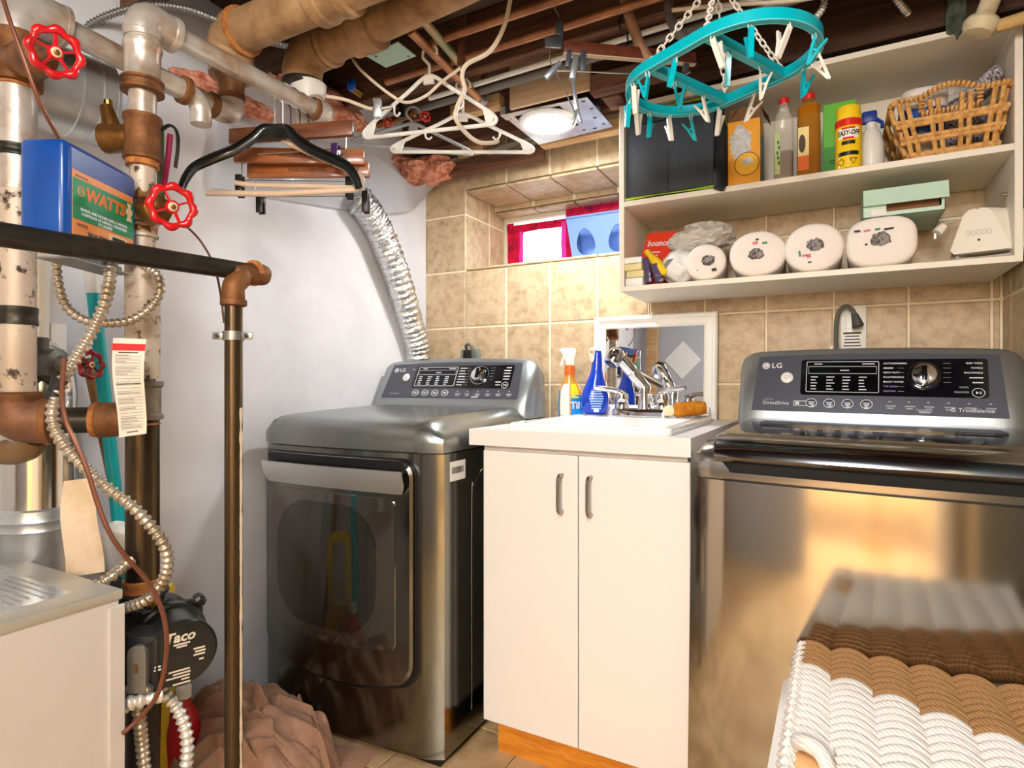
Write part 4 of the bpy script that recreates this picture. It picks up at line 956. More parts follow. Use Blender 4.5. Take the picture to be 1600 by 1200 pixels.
# bronze-yellow scrub brush with white end
t = thing('scrub_sponge', 'amber coloured scrubbing sponge lying on the sink right of the faucet', 'sponge', (-.43, 1.955, .94))
SP = pm('amber_sponge', (214,138,26), .8, col2=(180,104,10), scale=30, bump=.8, bscale=120)
pth = spl([Vector((-.466,1.905,.960)), Vector((-.435,1.93,.964)), Vector((-.40,1.955,.968)), Vector((-.372,1.975,.970))], 8)
MB().tube(pth, [.010+.014*min(1, i/4)*(1-.35*max(0, (i-18)/6))+.0006*math.sin(i*1.6) for i in range(len(pth))], 14, flat=.62, up=(0,0,-1)).build('pad', SP, t)
MB().tube([Vector((-.480,1.893,.960)), Vector((-.470,1.902,.960)), Vector((-.462,1.908,.961))], [.014,.019,.018], 12).build('white_end', pm('cream_plastic', (240,222,186), .4), t)
MB().blob((-.392, 1.985, .947), (.03,.012,.006), 2, .1, 2, 2).build('soap_dish', WHITEPL, t)
o = MB().blob((-.735, 1.585, .79), (.022,.02,.012), 2, .15, 2, 5).build('lemon_scrubber', pm('lemon_yellow', (246,222,60), .7)); tag(o, 'yellow scrubber lying low in the sink bowl', 'scrubber')
# grey drain hose and plug adaptor behind the washer, plug behind the dryer
t = thing('power_adaptor', 'white plug-in adaptor with printed notes on the tiles behind the washing machine', 'adaptor', (-.03, 2.19, 1.2))
p = U(1333, 515, y=2.19)
MB().box(p.x-.036, p.x+.036, 2.165, 2.20, 1.10, 1.295, .004).build('body', WHITEPL, t)
random.seed(5)
mb = MB()
for r in range(9): wd = random.uniform(.02,.05); mb.box(p.x-.003-wd/2, p.x-.003+wd/2, 2.1640, 2.1648, 1.195-.010*r, 1.1985-.010*r)
mb.build('notes_print', INK, t, smooth=False, kind='stuff')
MB().box(p.x-.028, p.x+.022, 2.1638, 2.1648, 1.204, 1.2095).build('heading_print', INK, t, smooth=False)
MB().ring(rrect(p.x-.022,p.x+.016,1.22,1.265,.002,1), rrect(p.x-.021,p.x+.015,1.221,1.264,.002,1), (0,2.1645,0), X, Z, -Y*.0006).build('socket_outline', GREYPRINT, t, smooth=False)
MB().lathe([(.003,0),(.002,.002)], (p.x+.018, 2.165, 1.125), -Y, 8).build('status_light', pm('led_yellow', (240,200,60), .4, emit=1), t)
HOSE = pm('grey_hose', (92,92,88), .45)
t = thing('drain_hose', 'dark grey hooked drain hose standing behind the washing machine', 'hose', (p.x-.04, 2.14, 1.1))
q = Vector((p.x-.048, 2.13, 1.02))
MB().tube(spl([q, q+Z*.10, q+Z*.20, q+Vector((.006,0,.245)), q+Vector((.024,0,.268)), q+Vector((.044,0,.258)), q+Vector((.052,0,.236))], 5), .0068, 10).build('tube', HOSE, t)
MB().tube([q+Vector((.050,0,.244)), q+Vector((.055,-.002,.226)), q+Vector((.060,-.004,.205)), q+Vector((.061,-.004,.201))], [.009,.013,.017,.012], 14).build('nozzle', pm('hose_end', (74,74,72), .5), t)
o = MB().tube([q+Vector((0,0,.0)), q+Vector((0,0,.055))], .009, 10).build('hose_sleeve', WHITEPL, t)
o = MB().prism([(0,0),(-.06,0),(-.004,.085)], q+Vector((-.006,.01,.065)), X, Z, Y*.004).build('white_funnel', WHITEPL, t, smooth=False)
t = thing('power_plug', 'dark plug with bent cord in the outlet above the dryer', 'plug', (-1.27, 2.19, 1.13))
p = U(736, 552, y=2.19)
MB().box(p.x-.055, p.x+.045, 2.192, 2.20, p.z-.06, p.z+.018, .002).build('outlet_plate', pm('outlet_grey', (120,134,130), .4), t)
MB().box(p.x-.028, p.x+.012, 2.165, 2.193, p.z-.03, p.z+.014, .006).build('plug_body', MATTBLK, t)
MB().tube(spl([(p.x-.008,2.17,p.z+.012),(p.x-.004,2.155,p.z+.030),(p.x+.014,2.15,p.z+.036),(p.x+.030,2.15,p.z+.022),(p.x+.034,2.152,p.z-.01),(p.x+.036,2.153,p.z-.06)], 4), .0065, 8).build('cord', HOSE, t)

# ------------------------------------------------------------------ rope basket in front of the washer
t = thing('rope_basket', 'large rope-woven basket, brown and white, standing against the washing machine', 'basket', (.17, 1.0, 0))
RW = pm('white_rope', (232,226,220), .9, col2=(220,212,204), stretch=(60,60,60), scale=5, lo=.45, hi=.6, bump=.3, wave=('DIAGONAL', 1.2, 2))
RB = pm('brown_rope', (176,132,86), .9, col2=(154,112,70), stretch=(60,60,60), scale=5, lo=.45, hi=.6, bump=.3, wave=('DIAGONAL', 1.2, 2))
CANV = pm('white_canvas', (236,230,222), .8)
rx0, rx1, ry0, ry1, rz = -.072, .40, .74, 1.312, .530
NR = 26; pitch = (ry1-ry0)/NR
def skewy(x): return -.036*(x-rx0)/(rx1-rx0)
random.seed(2)
lam = .062
def row(k, xa, xb, mat):
    y = ry1-pitch*(k+.5); pts = []; n = max(2, int((xb-xa)/.005))
    for i in range(n+1):
        x = xa+(xb-xa)*i/n; ph = (x-rx0)/lam; s = ph-math.floor(ph)
        pts.append(Vector((x, y+skewy(x)+.010*math.sin(PI*s)-.004, rz-.008+.013*math.sin(PI*s)**.7)))
    MB().tube(pts, pitch*.47, 9).build('rope_row', mat, t, angle=1.4)
for k in range(NR):
    xa = rx0+.010 if k < 16 or k > 21 else rx0+.072
    xs_ = (pitch*(k+.5)-.105)/.36+rx0                     # where the brown band starts on this row
    xs_ = rx0+lam*max(0, round((xs_-rx0)/lam))
    if xs_ <= xa+.01: row(k, xa, rx1, RB)
    elif xs_ >= rx1-.01: row(k, xa, rx1, RW)
    else: row(k, xa, xs_, RW); row(k, xs_, rx1, RB)
# braided left edge, canvas-lined left wall and body
mb = MB()
for i in range(19):
    y = ry1-.012-i*.024
    (mb if i >= 7 else mb).tube([Vector((rx0+.002,y,rz-.004)), Vector((rx0+.012,y-.010,rz+.006)), Vector((rx0+.022,y-.022,rz-.002))], [.006,.0115,.006], 7)
mb.build('edge_braid', RW, t, kind='stuff')
mb = MB().loft([[Vector((a, b, z)) for a, b in rrect(rx0+i, rx1-i, ry0+i, ry1-.02-i, .04, 5)] for z, i in ((.004,.02),(.02,.012),(.30,.0),(.50,.004),(.522,.012))]); mb.build('liner', CANV, t)
for r in range(16):
    z = .03+.029*r
    MB().tube([Vector((a, b, z)) for a, b in rrect(rx0-.006, rx1+.004, ry0-.006, ry1-.014, .045, 5)], .0155, 7, closed=True).build('side_row', CANV if r > 9 else RW, t)
MB().tube(spl([(rx0+.022,.945,rz),(rx0+.022,.93,rz+.012),(rx0+.034,.908,rz+.026),(rx0+.052,.895,rz+.026),(rx0+.064,.875,rz+.012),(rx0+.068,.85,rz-.004)], 5), .0105, 10).build('handle', RW, t)
MB().blob((rx0+.045,.90,rz-.002), (.035,.045,.012), 2, .1, 2, 3).build('handle_lining', pm('tan_lining', (226,176,120), .8), t)
# ------------------------------------------------------------------ pipework on the left
SILV = pm('silver_pipe_paint', (206,198,188), .36, .45, col2=(160,122,84), scale=9, lo=.46, hi=.68, detail=6, bump=.2, bscale=60)
SPKL = pm('peeling_pipe_paint', (204,186,166), .5, .25, col2=(66,44,36), scale=34, lo=.565, hi=.64, detail=6, bump=.3)
RUST = pm('rusty_iron', (140,92,52), .6, .45, col2=(98,60,34), scale=22, lo=.4, hi=.65, bump=.5)
RUSTO = pm('orange_rust', (196,128,66), .8, .1, col2=(150,84,36), scale=40, bump=.8)
CAST = pm('cast_drain_pipe', (188,152,110), .6, .2, col2=(142,104,68), scale=14, lo=.38, hi=.68, detail=8, bump=.3, bscale=70)
IRON = pm('black_iron_pipe', (58,56,50), .38, .7, col2=(86,78,62), scale=12, lo=.5, hi=.75, bump=.15)
BRIRON = pm('brown_iron_pipe', (96,78,54), .32, .8, col2=(52,46,40), scale=10, stretch=(1,1,.15), lo=.4, hi=.65)
COPP = pm('dull_copper', (182,128,92), .42, .6, col2=(140,92,62), scale=12, lo=.4, hi=.7)
REDW = pm('red_enamel', (214,24,32), .28, col2=(190,14,22), scale=12, coat=.5)
BRONZE = pm('bronze', (150,104,52), .42, .8, col2=(118,78,36), scale=20, bump=.3)
GALV = pm('galvanised_steel', (214,218,220), .36, .85, col2=(184,188,190), scale=9)
ARMOR = pm('armoured_cable_steel', (202,190,172), .34, .7, col2=(170,152,128), scale=14)
GREYM = pm('zinc_grey', (150,148,142), .4, .8)
def vz(py, d): return CZ+(HY-py)/F*d
def fitting(mb, p, ax, segs, n=22):
    """collared fitting: segs = (offset, radius) along the axis"""
    return mb.lathe([(r, h) for h, r in segs], p, ax, n)
def flex(name, pts, r, mat, parent=None, period=.012, amp=.22, n=8, step=.0015, label=None, cat=None):
    P = spl(pts, 12); out = [P[0]]; acc = 0
    for a, b in zip(P, P[1:]):
        L_ = (b-a).length; m = max(1, int(L_/step))
        for k in range(1, m+1): out.append(a+(b-a)*k/m)
    s = 0; rr_ = []
    for i, p in enumerate(out):
        if i: s += (p-out[i-1]).length
        rr_.append(r*(1+amp*math.sin(2*PI*s/period)))
    o = MB().tube(out, rr_, n).build(name, mat, parent, angle=1.3)
    if label: tag(o, label, cat or 'cable')
    return o
def handwheel(root, c, nrm, R, spokes=4, mat=None):
    a, b, n_ = basis(nrm); mat = mat or REDW; N_ = 64; pts = []; rr_ = []
    for k in range(N_):
        t_ = 2*PI*k/N_; pts.append(c+(a*math.cos(t_)+b*math.sin(t_))*R*(.86+.045*math.cos(8*t_))); rr_.append(R*(.165+.03*math.cos(8*t_)))
    w_ = MB().tube(pts, rr_, 10, closed=True).build('wheel_rim', mat, root, angle=1)
    for k in range(8):
        t_ = 2*PI*k/8; q = c+(a*math.cos(t_)+b*math.sin(t_))*R*.92
        MB().lathe([(.001,R*.17),(R*.05,R*.16),(R*.09,R*.10),(R*.10,0)], q, n_, 10).build('rim_boss', mat, w_)
    for k in range(spokes):
        t_ = 2*PI*(k+.3)/spokes; e = a*math.cos(t_)+b*math.sin(t_)
        MB().tube([c+e*R*.2+n_*R*.04, c+e*R*.82], [R*.10,R*.075], 8, flat=.6).build('spoke', mat, root)
    MB().lathe([(R*.28,-R*.06),(R*.30,R*.02),(R*.26,R*.09),(.001,R*.10)], c, n_, 18).build('hub', mat, root)
    MB().lathe([(R*.19,R*.09),(R*.20,R*.13),(R*.15,R*.15)], c, n_, 18).build('hub_plate', pm('cream_enamel', (214,196,160), .5), root)
    MB().lathe([(R*.12,R*.13),(R*.12,R*.21),(R*.08,R*.23),(.001,R*.23)], c, n_, 6).build('hub_nut', BRONZE, root)
# --- second riser, with its fittings
v2 = Vector((-1.25, .708, 0)); D2 = 1.22
def z2(py): return vz(py, D2)
t = thing('heating_riser', 'tall silver heating pipe with brown couplings right of the blue control box', 'pipe', (v2.x, v2.y, .55))
def seg(a, b, r, mat, nm='pipe', rb=None):
    return MB().lathe([(r, z2(a)), (rb or r, z2(b))], v2, Z, 24).build(nm, mat, t)
def coll(py0, py1, r, rb, mat, nm='coupling'):
    """coupling with beaded ends"""
    z0_, z1_ = z2(py1), z2(py0); h = z1_-z0_; e = min(.009, h*.22)
    return MB().lathe([(r,z0_),(rb,z0_+.001),(rb,z0_+e),(r,z0_+e*1.5),(r,z1_-e*1.5),(rb,z1_-e),(rb,z1_-.001),(r,z1_)], v2, Z, 24).build(nm, mat, t)
MB().tube(spl([v2+Z*z2(62), v2+Z*z2(45), v2+Vector((0,.012,z2(28))), v2+Vector((0,.045,1.797)), v2+Vector((0,.07,1.796))], 5), .034, 20).build('elbow', SILV, t)
coll(48, 74, .031, .035, SILV, 'elbow_collar'); coll(72, 134, .033, .036, SILV, 'tee'); coll(126, 146, .036, .040, RUST, 'tee_collar')
MB().lathe([(.034,-.005),(.037,.0),(.037,.010),(.030,.012)], v2+Vector((0,.058,1.796)), Y, 22).build('elbow_collar', SILV, t)
seg(144, 186, .0255, SILV); coll(182, 252, .0325, .0355, RUST); coll(249, 262, .029, .031, RUSTO, 'rust_crust')
seg(258, 640, .0235, SPKL); coll(348, 372, .026, .029, SPKL); seg(400, 592, .0318, SPKL, 'sleeve')
coll(596, 656, .0335, .038, pm('grey_brown_iron', (146,134,116), .5, .6, col2=(112,98,80), scale=16)); coll(652, 664, .030, .033, RUSTO, 'rust_crust')
seg(655, 915, .0308, BRIRON); coll(904, 926, .034, .036, RUSTO, 'rust_crust'); coll(922, 944, .040, .048, IRON, 'flange')
MB().lathe([(.056,z2(962)),(.058,z2(958)),(.058,z2(946)),(.05,z2(942))], v2, Z, 6).build('flange', MATTBLK, t)
br = v2+Z*z2(112)                                                # branch of the tee going back, elbow down
MB().tube(spl([br, br+Y*.06, br+Y*.10+Z*-.002, br+Vector((0,.125,-.02)), br+Vector((0,.128,-.06))], 4), .022, 16).build('branch', SILV, t)
MB().lathe([(.026,0),(.03,.002),(.03,.014),(.026,.016)], br+Vector((0,.08,-.0)), Y, 20).build('branch_collar', RUST, t)
MB().tube([v2+Vector((-.02,-.01,z2(215))), v2+Vector((-.070,-.035,z2(216)))], [.026,.030], 16).build('side_plug', BRONZE, t)
MB().tube([v2+Vector((-.050,-.025,z2(218))), v2+Vector((-.066,-.036,z2(166)))], [.020,.012], 12).build('air_vent', BRONZE, t)
MB().lathe([(.008,0),(.008,.03),(.006,.032)], v2+Vector((-.062,-.034,z2(180))), Z, 10).build('air_vent_tip', BRASS, t)
# --- first pipe run at the joists (silver), from second riser to the drain end
t = thing('overhead_pipe', 'silver pipe under the joists that the black hanger hangs on', 'pipe', (-1.25, .95, 1.796))
MB().cyl((-1.25,.765,1.796), (-1.25,1.165,1.796), .0225, 20).build('pipe', SILV, t)
MB().lathe([(.026,0),(.029,.002),(.029,.016),(.026,.018)], (-1.25,1.155,1.796), Y, 22).build('end_collar', RUST, t)
MB().tube(spl([(-1.25,1.17,1.796),(-1.25,1.195,1.797),(-1.262,1.205,1.80),(-1.28,1.205,1.815),(-1.295,1.203,1.84)], 4), .030, 18).build('end_elbow', SILV, t)
# --- second pipe run (behind) and its riser
t = thing('overhead_pipe', 'lower silver pipe running behind the tall riser to a short brown drop', 'pipe', (-1.4, .8, 1.77))
MB().cyl((-1.4,.60,1.783), (-1.4,.985,1.757), .0245, 20).build('pipe', SILV, t)
MB().lathe([(.027,0),(.031,.002),(.031,.016),(.027,.018)], (-1.4,.955,1.759), Vector((0,1,-.06)), 22).build('collar', RUST, t)
MB().tube(spl([(-1.4,.975,1.757),(-1.4,1.005,1.757),(-1.4,1.02,1.768),(-1.4,1.022,1.80)], 4), .030, 18).build('elbow', SILV, t)
MB().lathe([(.030,1.792),(.034,1.795),(.034,1.806),(.027,1.809),(.027,1.90)], (-1.4,1.022,0), Z, 20).build('drop_pipe', RUST, t)
# --- first riser at the frame edge
v1 = Vector((-1.40, .554, 0)); D1 = 1.157
def z1_(py): return vz(py, D1)
t = thing('heating_riser', 'thick silver heating pipe with dark bands at the left edge, ending in a brown elbow', 'pipe', (v1.x, v1.y, .9))
def seg1(a, b, r, mat, nm='pipe'): return MB().lathe([(r, z1_(b)), (r, z1_(a))], v1, Z, 24).build(nm, mat, t)
def coll1(py0, py1, r, rb, mat, nm='collar'):
    a, b = z1_(py1), z1_(py0); e = (b-a)*.25
    return MB().lathe([(r,a),(rb,a+.001),(rb,a+e),(r,a+e*1.4),(r,b-e*1.4),(rb,b-e),(rb,b-.001),(r,b)], v1, Z, 24).build(nm, mat, t)
seg1(132, 640, .0315, SPKL); seg1(132, 300, .0325, SILV, 'clean_sleeve'); coll1(230, 248, .0345, .036, IRON, 'dark_band'); coll1(480, 508, .0335, .0345, IRON, 'dark_band')
coll1(56, 135, .036, .042, RUST, 'tee'); coll1(126, 140, .034, .036, RUSTO, 'rust_crust')
MB().tube(spl([v1+Z*1.70, v1+Z*1.745, v1+Vector((0,.03,1.78)), v1+Vector((0,.075,1.783))], 5), .040, 22).build('top_elbow', SILV, t)
MB().lathe([(.036,0),(.042,.003),(.042,.012),(.036,.015)], v1+Vector((0,.07,1.783)), Y, 22).build('top_collar', SILV, t)
MB().lathe([(.045,z1_(628)),(.046,z1_(616)),(.038,z1_(612))], v1, Z, 24).build('bottom_flange', RUST, t)
dv = (Vector((v2.x, v2.y, 0))-Vector((v1.x, v1.y, 0))).normalized(); ze = z1_(658)
MB().tube(spl([v1+Z*z1_(620), v1+Z*z1_(640), v1+dv*.012+Z*(ze+.004), v1+dv*.05+Z*ze, v1+dv*.06+Z*ze], 5), .045, 22).build('brown_elbow', pm('brown_cast', (134,92,66), .5, .3, col2=(112,72,50), scale=18, bump=.3), t)
MB().lathe([(.044,0),(.048,.003),(.048,.014),(.040,.017)], v1+dv*.048+Z*ze, dv, 22).build('elbow_collar', RUST, t)
MB().cyl(v1+dv*.06+Z*ze, v1+dv*.16+Z*ze, .026, 20).build('black_nipple', IRON, t)
MB().lathe([(.028,0),(.034,.002),(.036,.012),(.028,.014)], v1+dv*.125+Z*ze, dv, 20).build('rust_ring', RUSTO, t)
MB().lathe([(.034,0),(.036,.004),(.034,.05),(.030,.06)], v1+dv*.135+Z*ze, dv, 20).build('union', RUST, t)
MB().tube(spl([U(-10,706,d=1.22), U(20,708,d=1.22), U(45,700,d=1.2), U(56,684,d=1.19)], 4), .024, 16).build('lower_elbow', pm('dull_brass_iron', (150,116,74), .45, .6), t)
# --- red gate valves
t = thing('gate_valve', 'red spoked valve wheel at top left beside the thick riser', 'valve', v1+Z*z1_(100))
c1 = U(85, 82, d=1.05); bs = v1+Z*z1_(100); n1 = (Vector((0,0,CZ))-c1).normalized()+Vector((CS,SN,0))*.35+Z*.1
MB().tube([bs, bs+(c1-bs)*.35, bs+(c1-bs)*.4, bs+(c1-bs)*.62, bs+(c1-bs)*.66, c1], [.034,.031,.036,.030,.012,.009], 14).build('bonnet', RUST, t)
handwheel(t, c1+R_*.002, n1, .042, 5)
t = thing('gate_valve', 'red spoked valve wheel on the riser right of the blue control box', 'valve', v2+Z*z2(330))
c2 = U(265, 323, d=1.135); bs = v2+Z*z2(332)
MB().lathe([(.024,-.045),(.028,-.04),(.028,-.02),(.032,-.01),(.032,.012),(.028,.02),(.024,.045)], bs, Z, 8).build('valve_body', BRONZE, t, smooth=False)
MB().tube([bs, bs+(c2-bs)*.3, bs+(c2-bs)*.34, bs+(c2-bs)*.62, bs+(c2-bs)*.66, c2], [.030,.028,.033,.027,.010,.008], 8).build('bonnet', BRONZE, t)
n2 = (Vector((0,0,CZ))-c2).normalized()+Vector((CS,SN,0))*.30
handwheel(t, c2+R_*.005, n2, .042, 4)
t = thing('gate_valve', 'grey iron valve with dark red wheel behind the armoured cable', 'valve', U(80,570,d=1.25))
a, b = U(58,572,d=1.25), U(142,570,d=1.25)
MB().tube([a, a+(b-a)*.15, a+(b-a)*.2, a+(b-a)*.42, a+(b-a)*.46, a+(b-a)*.6], [.024,.026,.034,.036,.022,.018], 10).build('body', pm('grey_iron', (108,106,98), .5, .6, col2=(84,80,72), scale=18), t)
MB().cyl(a+(b-a)*.5, b, .008, 10).build('stem', IRON, t)
MB().cyl(a+Z*-.05, a+Z*.06, .020, 12).build('valve_port', MATS['grey_iron'], t)
handwheel(t, b, (b-a)+Vector((.01,-.03,0)), .030, 6, pm('dark_red_enamel', (150,22,30), .4, col2=(90,14,20), scale=30))
# --- plastic and metal vent pipes at the left edge
o = MB().tube([U(63,395,d=1.33), U(63,560,d=1.33)], .0175, 16).build('white_vent_pipe', WHITEPL); tag(o, 'slim white plastic pipe behind the thick left riser', 'pipe')
o = MB().box(*(lambda p: (p.x-.03, p.x+.03, p.y-.01, p.y+.02, p.z-.16, p.z+.02))(U(78,520,d=1.36))).build('white_bracket', WHITEPL); tag(o, 'white plate on the wall behind the grey iron valve', 'plate')
t = thing('flue_pipe', 'shiny metal flue pipe standing behind the grey boiler', 'flue', (-1.515, .64, .5))
fxy = Vector((-1.515, .64, 0)); FLUE = pm('flue_steel', (214,208,200), .14, 1)
MB().lathe([(.066,.78),(.066,1.0)], fxy, Z, 40).build('upper_sleeve', FLUE, t)
MB().lathe([(.072,.55),(.072,.735),(.0745,.74),(.072,.746),(.072,.755),(.0745,.760),(.072,.766),(.071,.782),(.067,.786)], fxy, Z, 40).build('lower_sleeve', GALV, t)
MB().tube(spl([fxy+Z*.99, fxy+Z*1.04, fxy+Vector((-.03,0,1.085)), fxy+Vector((-.138,0,1.10))], 4), .066, 24).build('elbow', FLUE, t)
t = thing('vent_duct', 'wide galvanised duct end at upper left behind the first red wheel', 'duct', U(115,150,x=-1.56))
e0, e1 = U(30,120,x=-1.56), U(158,165,x=-1.55); dd = (e1-e0).normalized()
MB().tube([e0, e1], .096, 36).build('duct_body', GALV, t)
for f in (.55, .8, .99): MB().lathe([(.096,-.003),(.0985,-.001),(.0985,.003),(.096,.005)], e0+(e1-e0)*f, dd, 36).build('seam_bead', GALV, t)
# --- gas pipe, elbow and standing pole
g1 = U(398, 427, d=1.25); g0 = U(-60, 357, d=.83); DP = 1.19; pole = U(365, 470, d=DP)
t = thing('gas_pipe', 'black iron pipe crossing in front of the blue control box', 'pipe', g1)
MB().cyl(g0+(g0-g1)*.35, g1, .0185, 20).build('pipe', IRON, t)
e2 = Vector((pole.x, pole.y, vz(452, DP)))
MB().tube(spl([g1-(g1-g0).normalized()*.012, g1+(g1-g0).normalized()*.012, g1+(g1-g0).normalized()*.02+Vector((.006,-.012,-.004)), g1+Vector((.002,-.045,-.008)), (g1+e2)/2+Vector((.002,-.01,.006)), e2+Z*.006, e2-Z*.02], 4), .0215, 16).build('elbow', RUST, t)
MB().lathe([(.020,0),(.027,.002),(.027,.012),(.020,.014)], g1-(g1-g0).normalized()*.010, (g1-g0), 20).build('elbow_rim', RUSTO, t)
MB().lathe([(.0215,-.034),(.025,-.032),(.025,-.022),(.0215,-.020)], e2, Z, 20).build('lower_rim', RUST, t)
t2 = thing('standing_pole', 'brown iron pole from the floor up to the gas pipe elbow', 'pole', (pole.x, pole.y, 0))
MB().lathe([(.0168,0),(.0168,e2.z-.02)], (pole.x, pole.y, 0), Z, 22).build('pole', BRIRON, t2)
mb = MB(); ang = math.atan2(-pole.y, -pole.x)+.95
mb.grid(3, 90, lambda u, v: (pole.x+.0172*math.cos(ang+(u-.5)*(.42+.26*noise.noise(Vector((v*40,0,0))))), pole.y+.0172*math.sin(ang+(u-.5)*(.42+.26*noise.noise(Vector((v*40,3,0))))), .05+(.95)*v), .0008)
mb.build('plaster_streak', pm('plaster', (232,214,190), .9), t2)
cz_ = vz(525, DP)
t = thing('pipe_clamp', 'zinc pipe strap clamped round the brown pole', 'clamp', (pole.x, pole.y, cz_))
MB().lathe([(.0172,-.009),(.0205,-.009),(.0205,.009),(.0172,.009)], (pole.x, pole.y, cz_), Z, 24).build('band', GREYM, t)
for s in (-1, 1):
    c = Vector((pole.x, pole.y, cz_))+R_*s*.029-Fv*.004
    e = MB().obox(c, R_*.022, Z*.014, Fv*.004, .0015).build('ear', GREYM, t)
    MB().lathe([(.004,0),(.004,.003),(.002,.004)], c-Fv*.002, -Fv, 8).build('bolt', IRON, e)
# --- blue control box
BLUE = pm('blue_enamel', (12,74,158), .3, col2=(8,60,138), scale=6, coat=.4)
bd = .985; c0 = U(28, 214, d=bd); W_, L_, H_ = .076, .19, .175
zt_ = 1.4567; zb = zt_-H_
t = thing('control_box', 'blue metal water-level control box with orange and green label', 'control box', (c0.x, c0.y, zb))
o0 = Vector((c0.x, c0.y, zb))
MB().obox(o0+R_*W_/2+Fv*L_/2+Z*H_/2, R_*W_, Fv*L_, Z*H_, .010, 3).build('case', BLUE, t)
fo = o0+R_*(W_+.0003)
MB().obox(fo+Fv*.098+Z*.088, Fv*.168, Z*.155, R_*.003, .001, 1).build('front_cover', BLUE, t)
lo_ = fo+R_*.0016-Fv*.008-Z*.008; LORANGE = pm('label_orange', (240,150,80), .45); LGREEN = pm('label_green', (24,146,96), .45); LTXT = pm('label_text_orange', (236,120,40), .45)
def lrect(u0, u1, v0, v1, mat, nm, lift=0): return MB().prism([(u0,v0),(u1,v0),(u1,v1),(u0,v1)], lo_+R_*lift, Fv, Z, R_*.0006).build(nm, mat, t, smooth=False)
lrect(.024,.184,.018,.137,LORANGE,'label'); lrect(.024,.184,.080,.124,LGREEN,'label_band',.0007); lrect(.024,.184,.055,.079,LGREEN,'label_band',.0007); lrect(.030,.06,.128,.1295,BLACK,'label_line',.0007)
text('WATTS', .031, lo_+R_*.0014+Fv*.106+Z*.1025, Fv, Z, LTXT, t, bold=.035, shear=.15)
MB().ring(ellipse(0,0,.0085,.0085,18), ellipse(0,0,.007,.007,18), lo_+R_*.0014+Fv*.043+Z*.104, Fv, Z, R_*.0005).build('label_mark', LORANGE, t, smooth=False)
text('UL', .009, lo_+R_*.0014+Fv*.043+Z*.104, Fv, Z, LORANGE, t)
text('BOILER AND LIQUID LEVEL CONTROL', .0072, lo_+R_*.0014+Fv*.104+Z*.0735, Fv, Z, PRINT, t, bold=.01)
text('CONTROLE DE NIVEAU, CHAUDIERE', .0072, lo_+R_*.0014+Fv*.104+Z*.066, Fv, Z, PRINT, t, bold=.01)
text('ET LIQUIDE', .0072, lo_+R_*.0014+Fv*.104+Z*.0585, Fv, Z, PRINT, t, bold=.01)
text('MODEL', .008, lo_+R_*.0008+Fv*.048+Z*.046, Fv, Z, pm('faded_ink', (120,80,60), .5), t)
text('WATTS', .015, lo_+R_*.0008+Fv*.085+Z*.033, Fv, Z, pm('navy_ink', (40,70,90), .5), t, bold=.02)
st = lrect(.115,.165,.036,.050,pm('cream_sticker', (240,214,170), .5),'sticker',.0007); MB().obox(lo_+R_*.0016+Fv*.140+Z*.043, Fv*.034, Z*.006, R_*.0006).build('sticker_print', INK, t, smooth=False)
MB().prism([(-.008,-.016),(.008,-.016),(.004,-.006),(.009,-.002),(.009,.006),(.003,.008),(.006,.018),(-.006,.018),(-.003,.008),(-.009,.006),(-.009,-.002),(-.004,-.006)], lo_+R_*.0012+Fv*.171+Z*.103, Fv, Z, R_*.0006).build('valve_picture', MATS['cream_sticker'], t, smooth=False)
for s in (.06, .15):
    q = o0+R_*.05+Fv*s+Z*-.004
    MB().lathe([(.020,-.012),(.020,-.006),(.014,-.004),(.014,.006)], q, Z, 16).build('cable_connector', GREYM, t)
    MB().tube([q+Vector((0,0,-.009)), q-R_*.035+Vector((0,0,-.011))], .005, 8).build('connector_screw', BRASS, t)
t = thing('steel_bracket', 'zinc angle bracket under the blue control box', 'bracket', o0+Fv*.1-Z*.02)
MB().obox(o0+R_*.045+Fv*.10-Z*.020, R_*.06, Fv*.16, Z*.003).build('plate', GREYM, t)
# --- armoured cables and capillaries
def px(*pts): return [U(a, b, d=c) for a, b, c in pts]
flex('armoured_cable', px((88,402,1.14),(91,440,1.14),(103,478,1.14),(132,500,1.14),(170,505,1.14),(206,500,1.14),(236,480,1.14),(250,455,1.14),(246,430,1.15),(225,415,1.17)), .0078, ARMOR, label='thin armoured cable looping in a U under the blue control box')
flex('armoured_cable', px((172,418,1.11),(171,440,1.10),(163,475,1.08),(143,520,1.07),(118,560,1.06),(97,598,1.05),(84,630,1.04),(83,662,1.04),(100,695,1.04),(126,724,1.05),(165,760,1.06),(205,790,1.07),(236,822,1.09),(256,852,1.10),(262,880,1.11),(252,912,1.12),(228,938,1.12),(190,952,1.14)), .0098, ARMOR, label='long armoured cable winding down from the blue box past the two risers', period=.0125)
o = MB().tube(px((94,592,1.046),(88,608,1.046),(82,626,1.042)), .0125, 12).build('black_tape_wrap', MATTBLK); tag(o, 'black tape wound round the long armoured cable', 'tape')
flex('armoured_cable', px((150,915,1.10),(172,903,1.12),(190,888,1.15),(204,876,1.17)), .0105, ARMOR, label='short armoured cable rising from the back of the grey boiler', period=.0125)
flex('armoured_cable', px((180,1110,1.09),(205,1098,1.09),(230,1092,1.10),(250,1086,1.12)), .0125, pm('white_armour', (226,222,214), .38, .5), label='thick pale armoured cable leaving the boiler below the pump', period=.015)
flex('armoured_cable', px((215,1100,1.12),(219,1130,1.12),(222,1165,1.13),(226,1205,1.13),(228,1240,1.13)), .0105, ARMOR, label='armoured cable hanging straight down beside the pump outlet', period=.0125)
flex('armoured_cable', px((252,1080,1.16),(272,1100,1.15),(287,1130,1.15),(293,1165,1.15),(290,1205,1.15),(286,1240,1.15)), .0108, MATS['white_armour'], label='pale armoured cable arching down right of the pump outlet', period=.014)
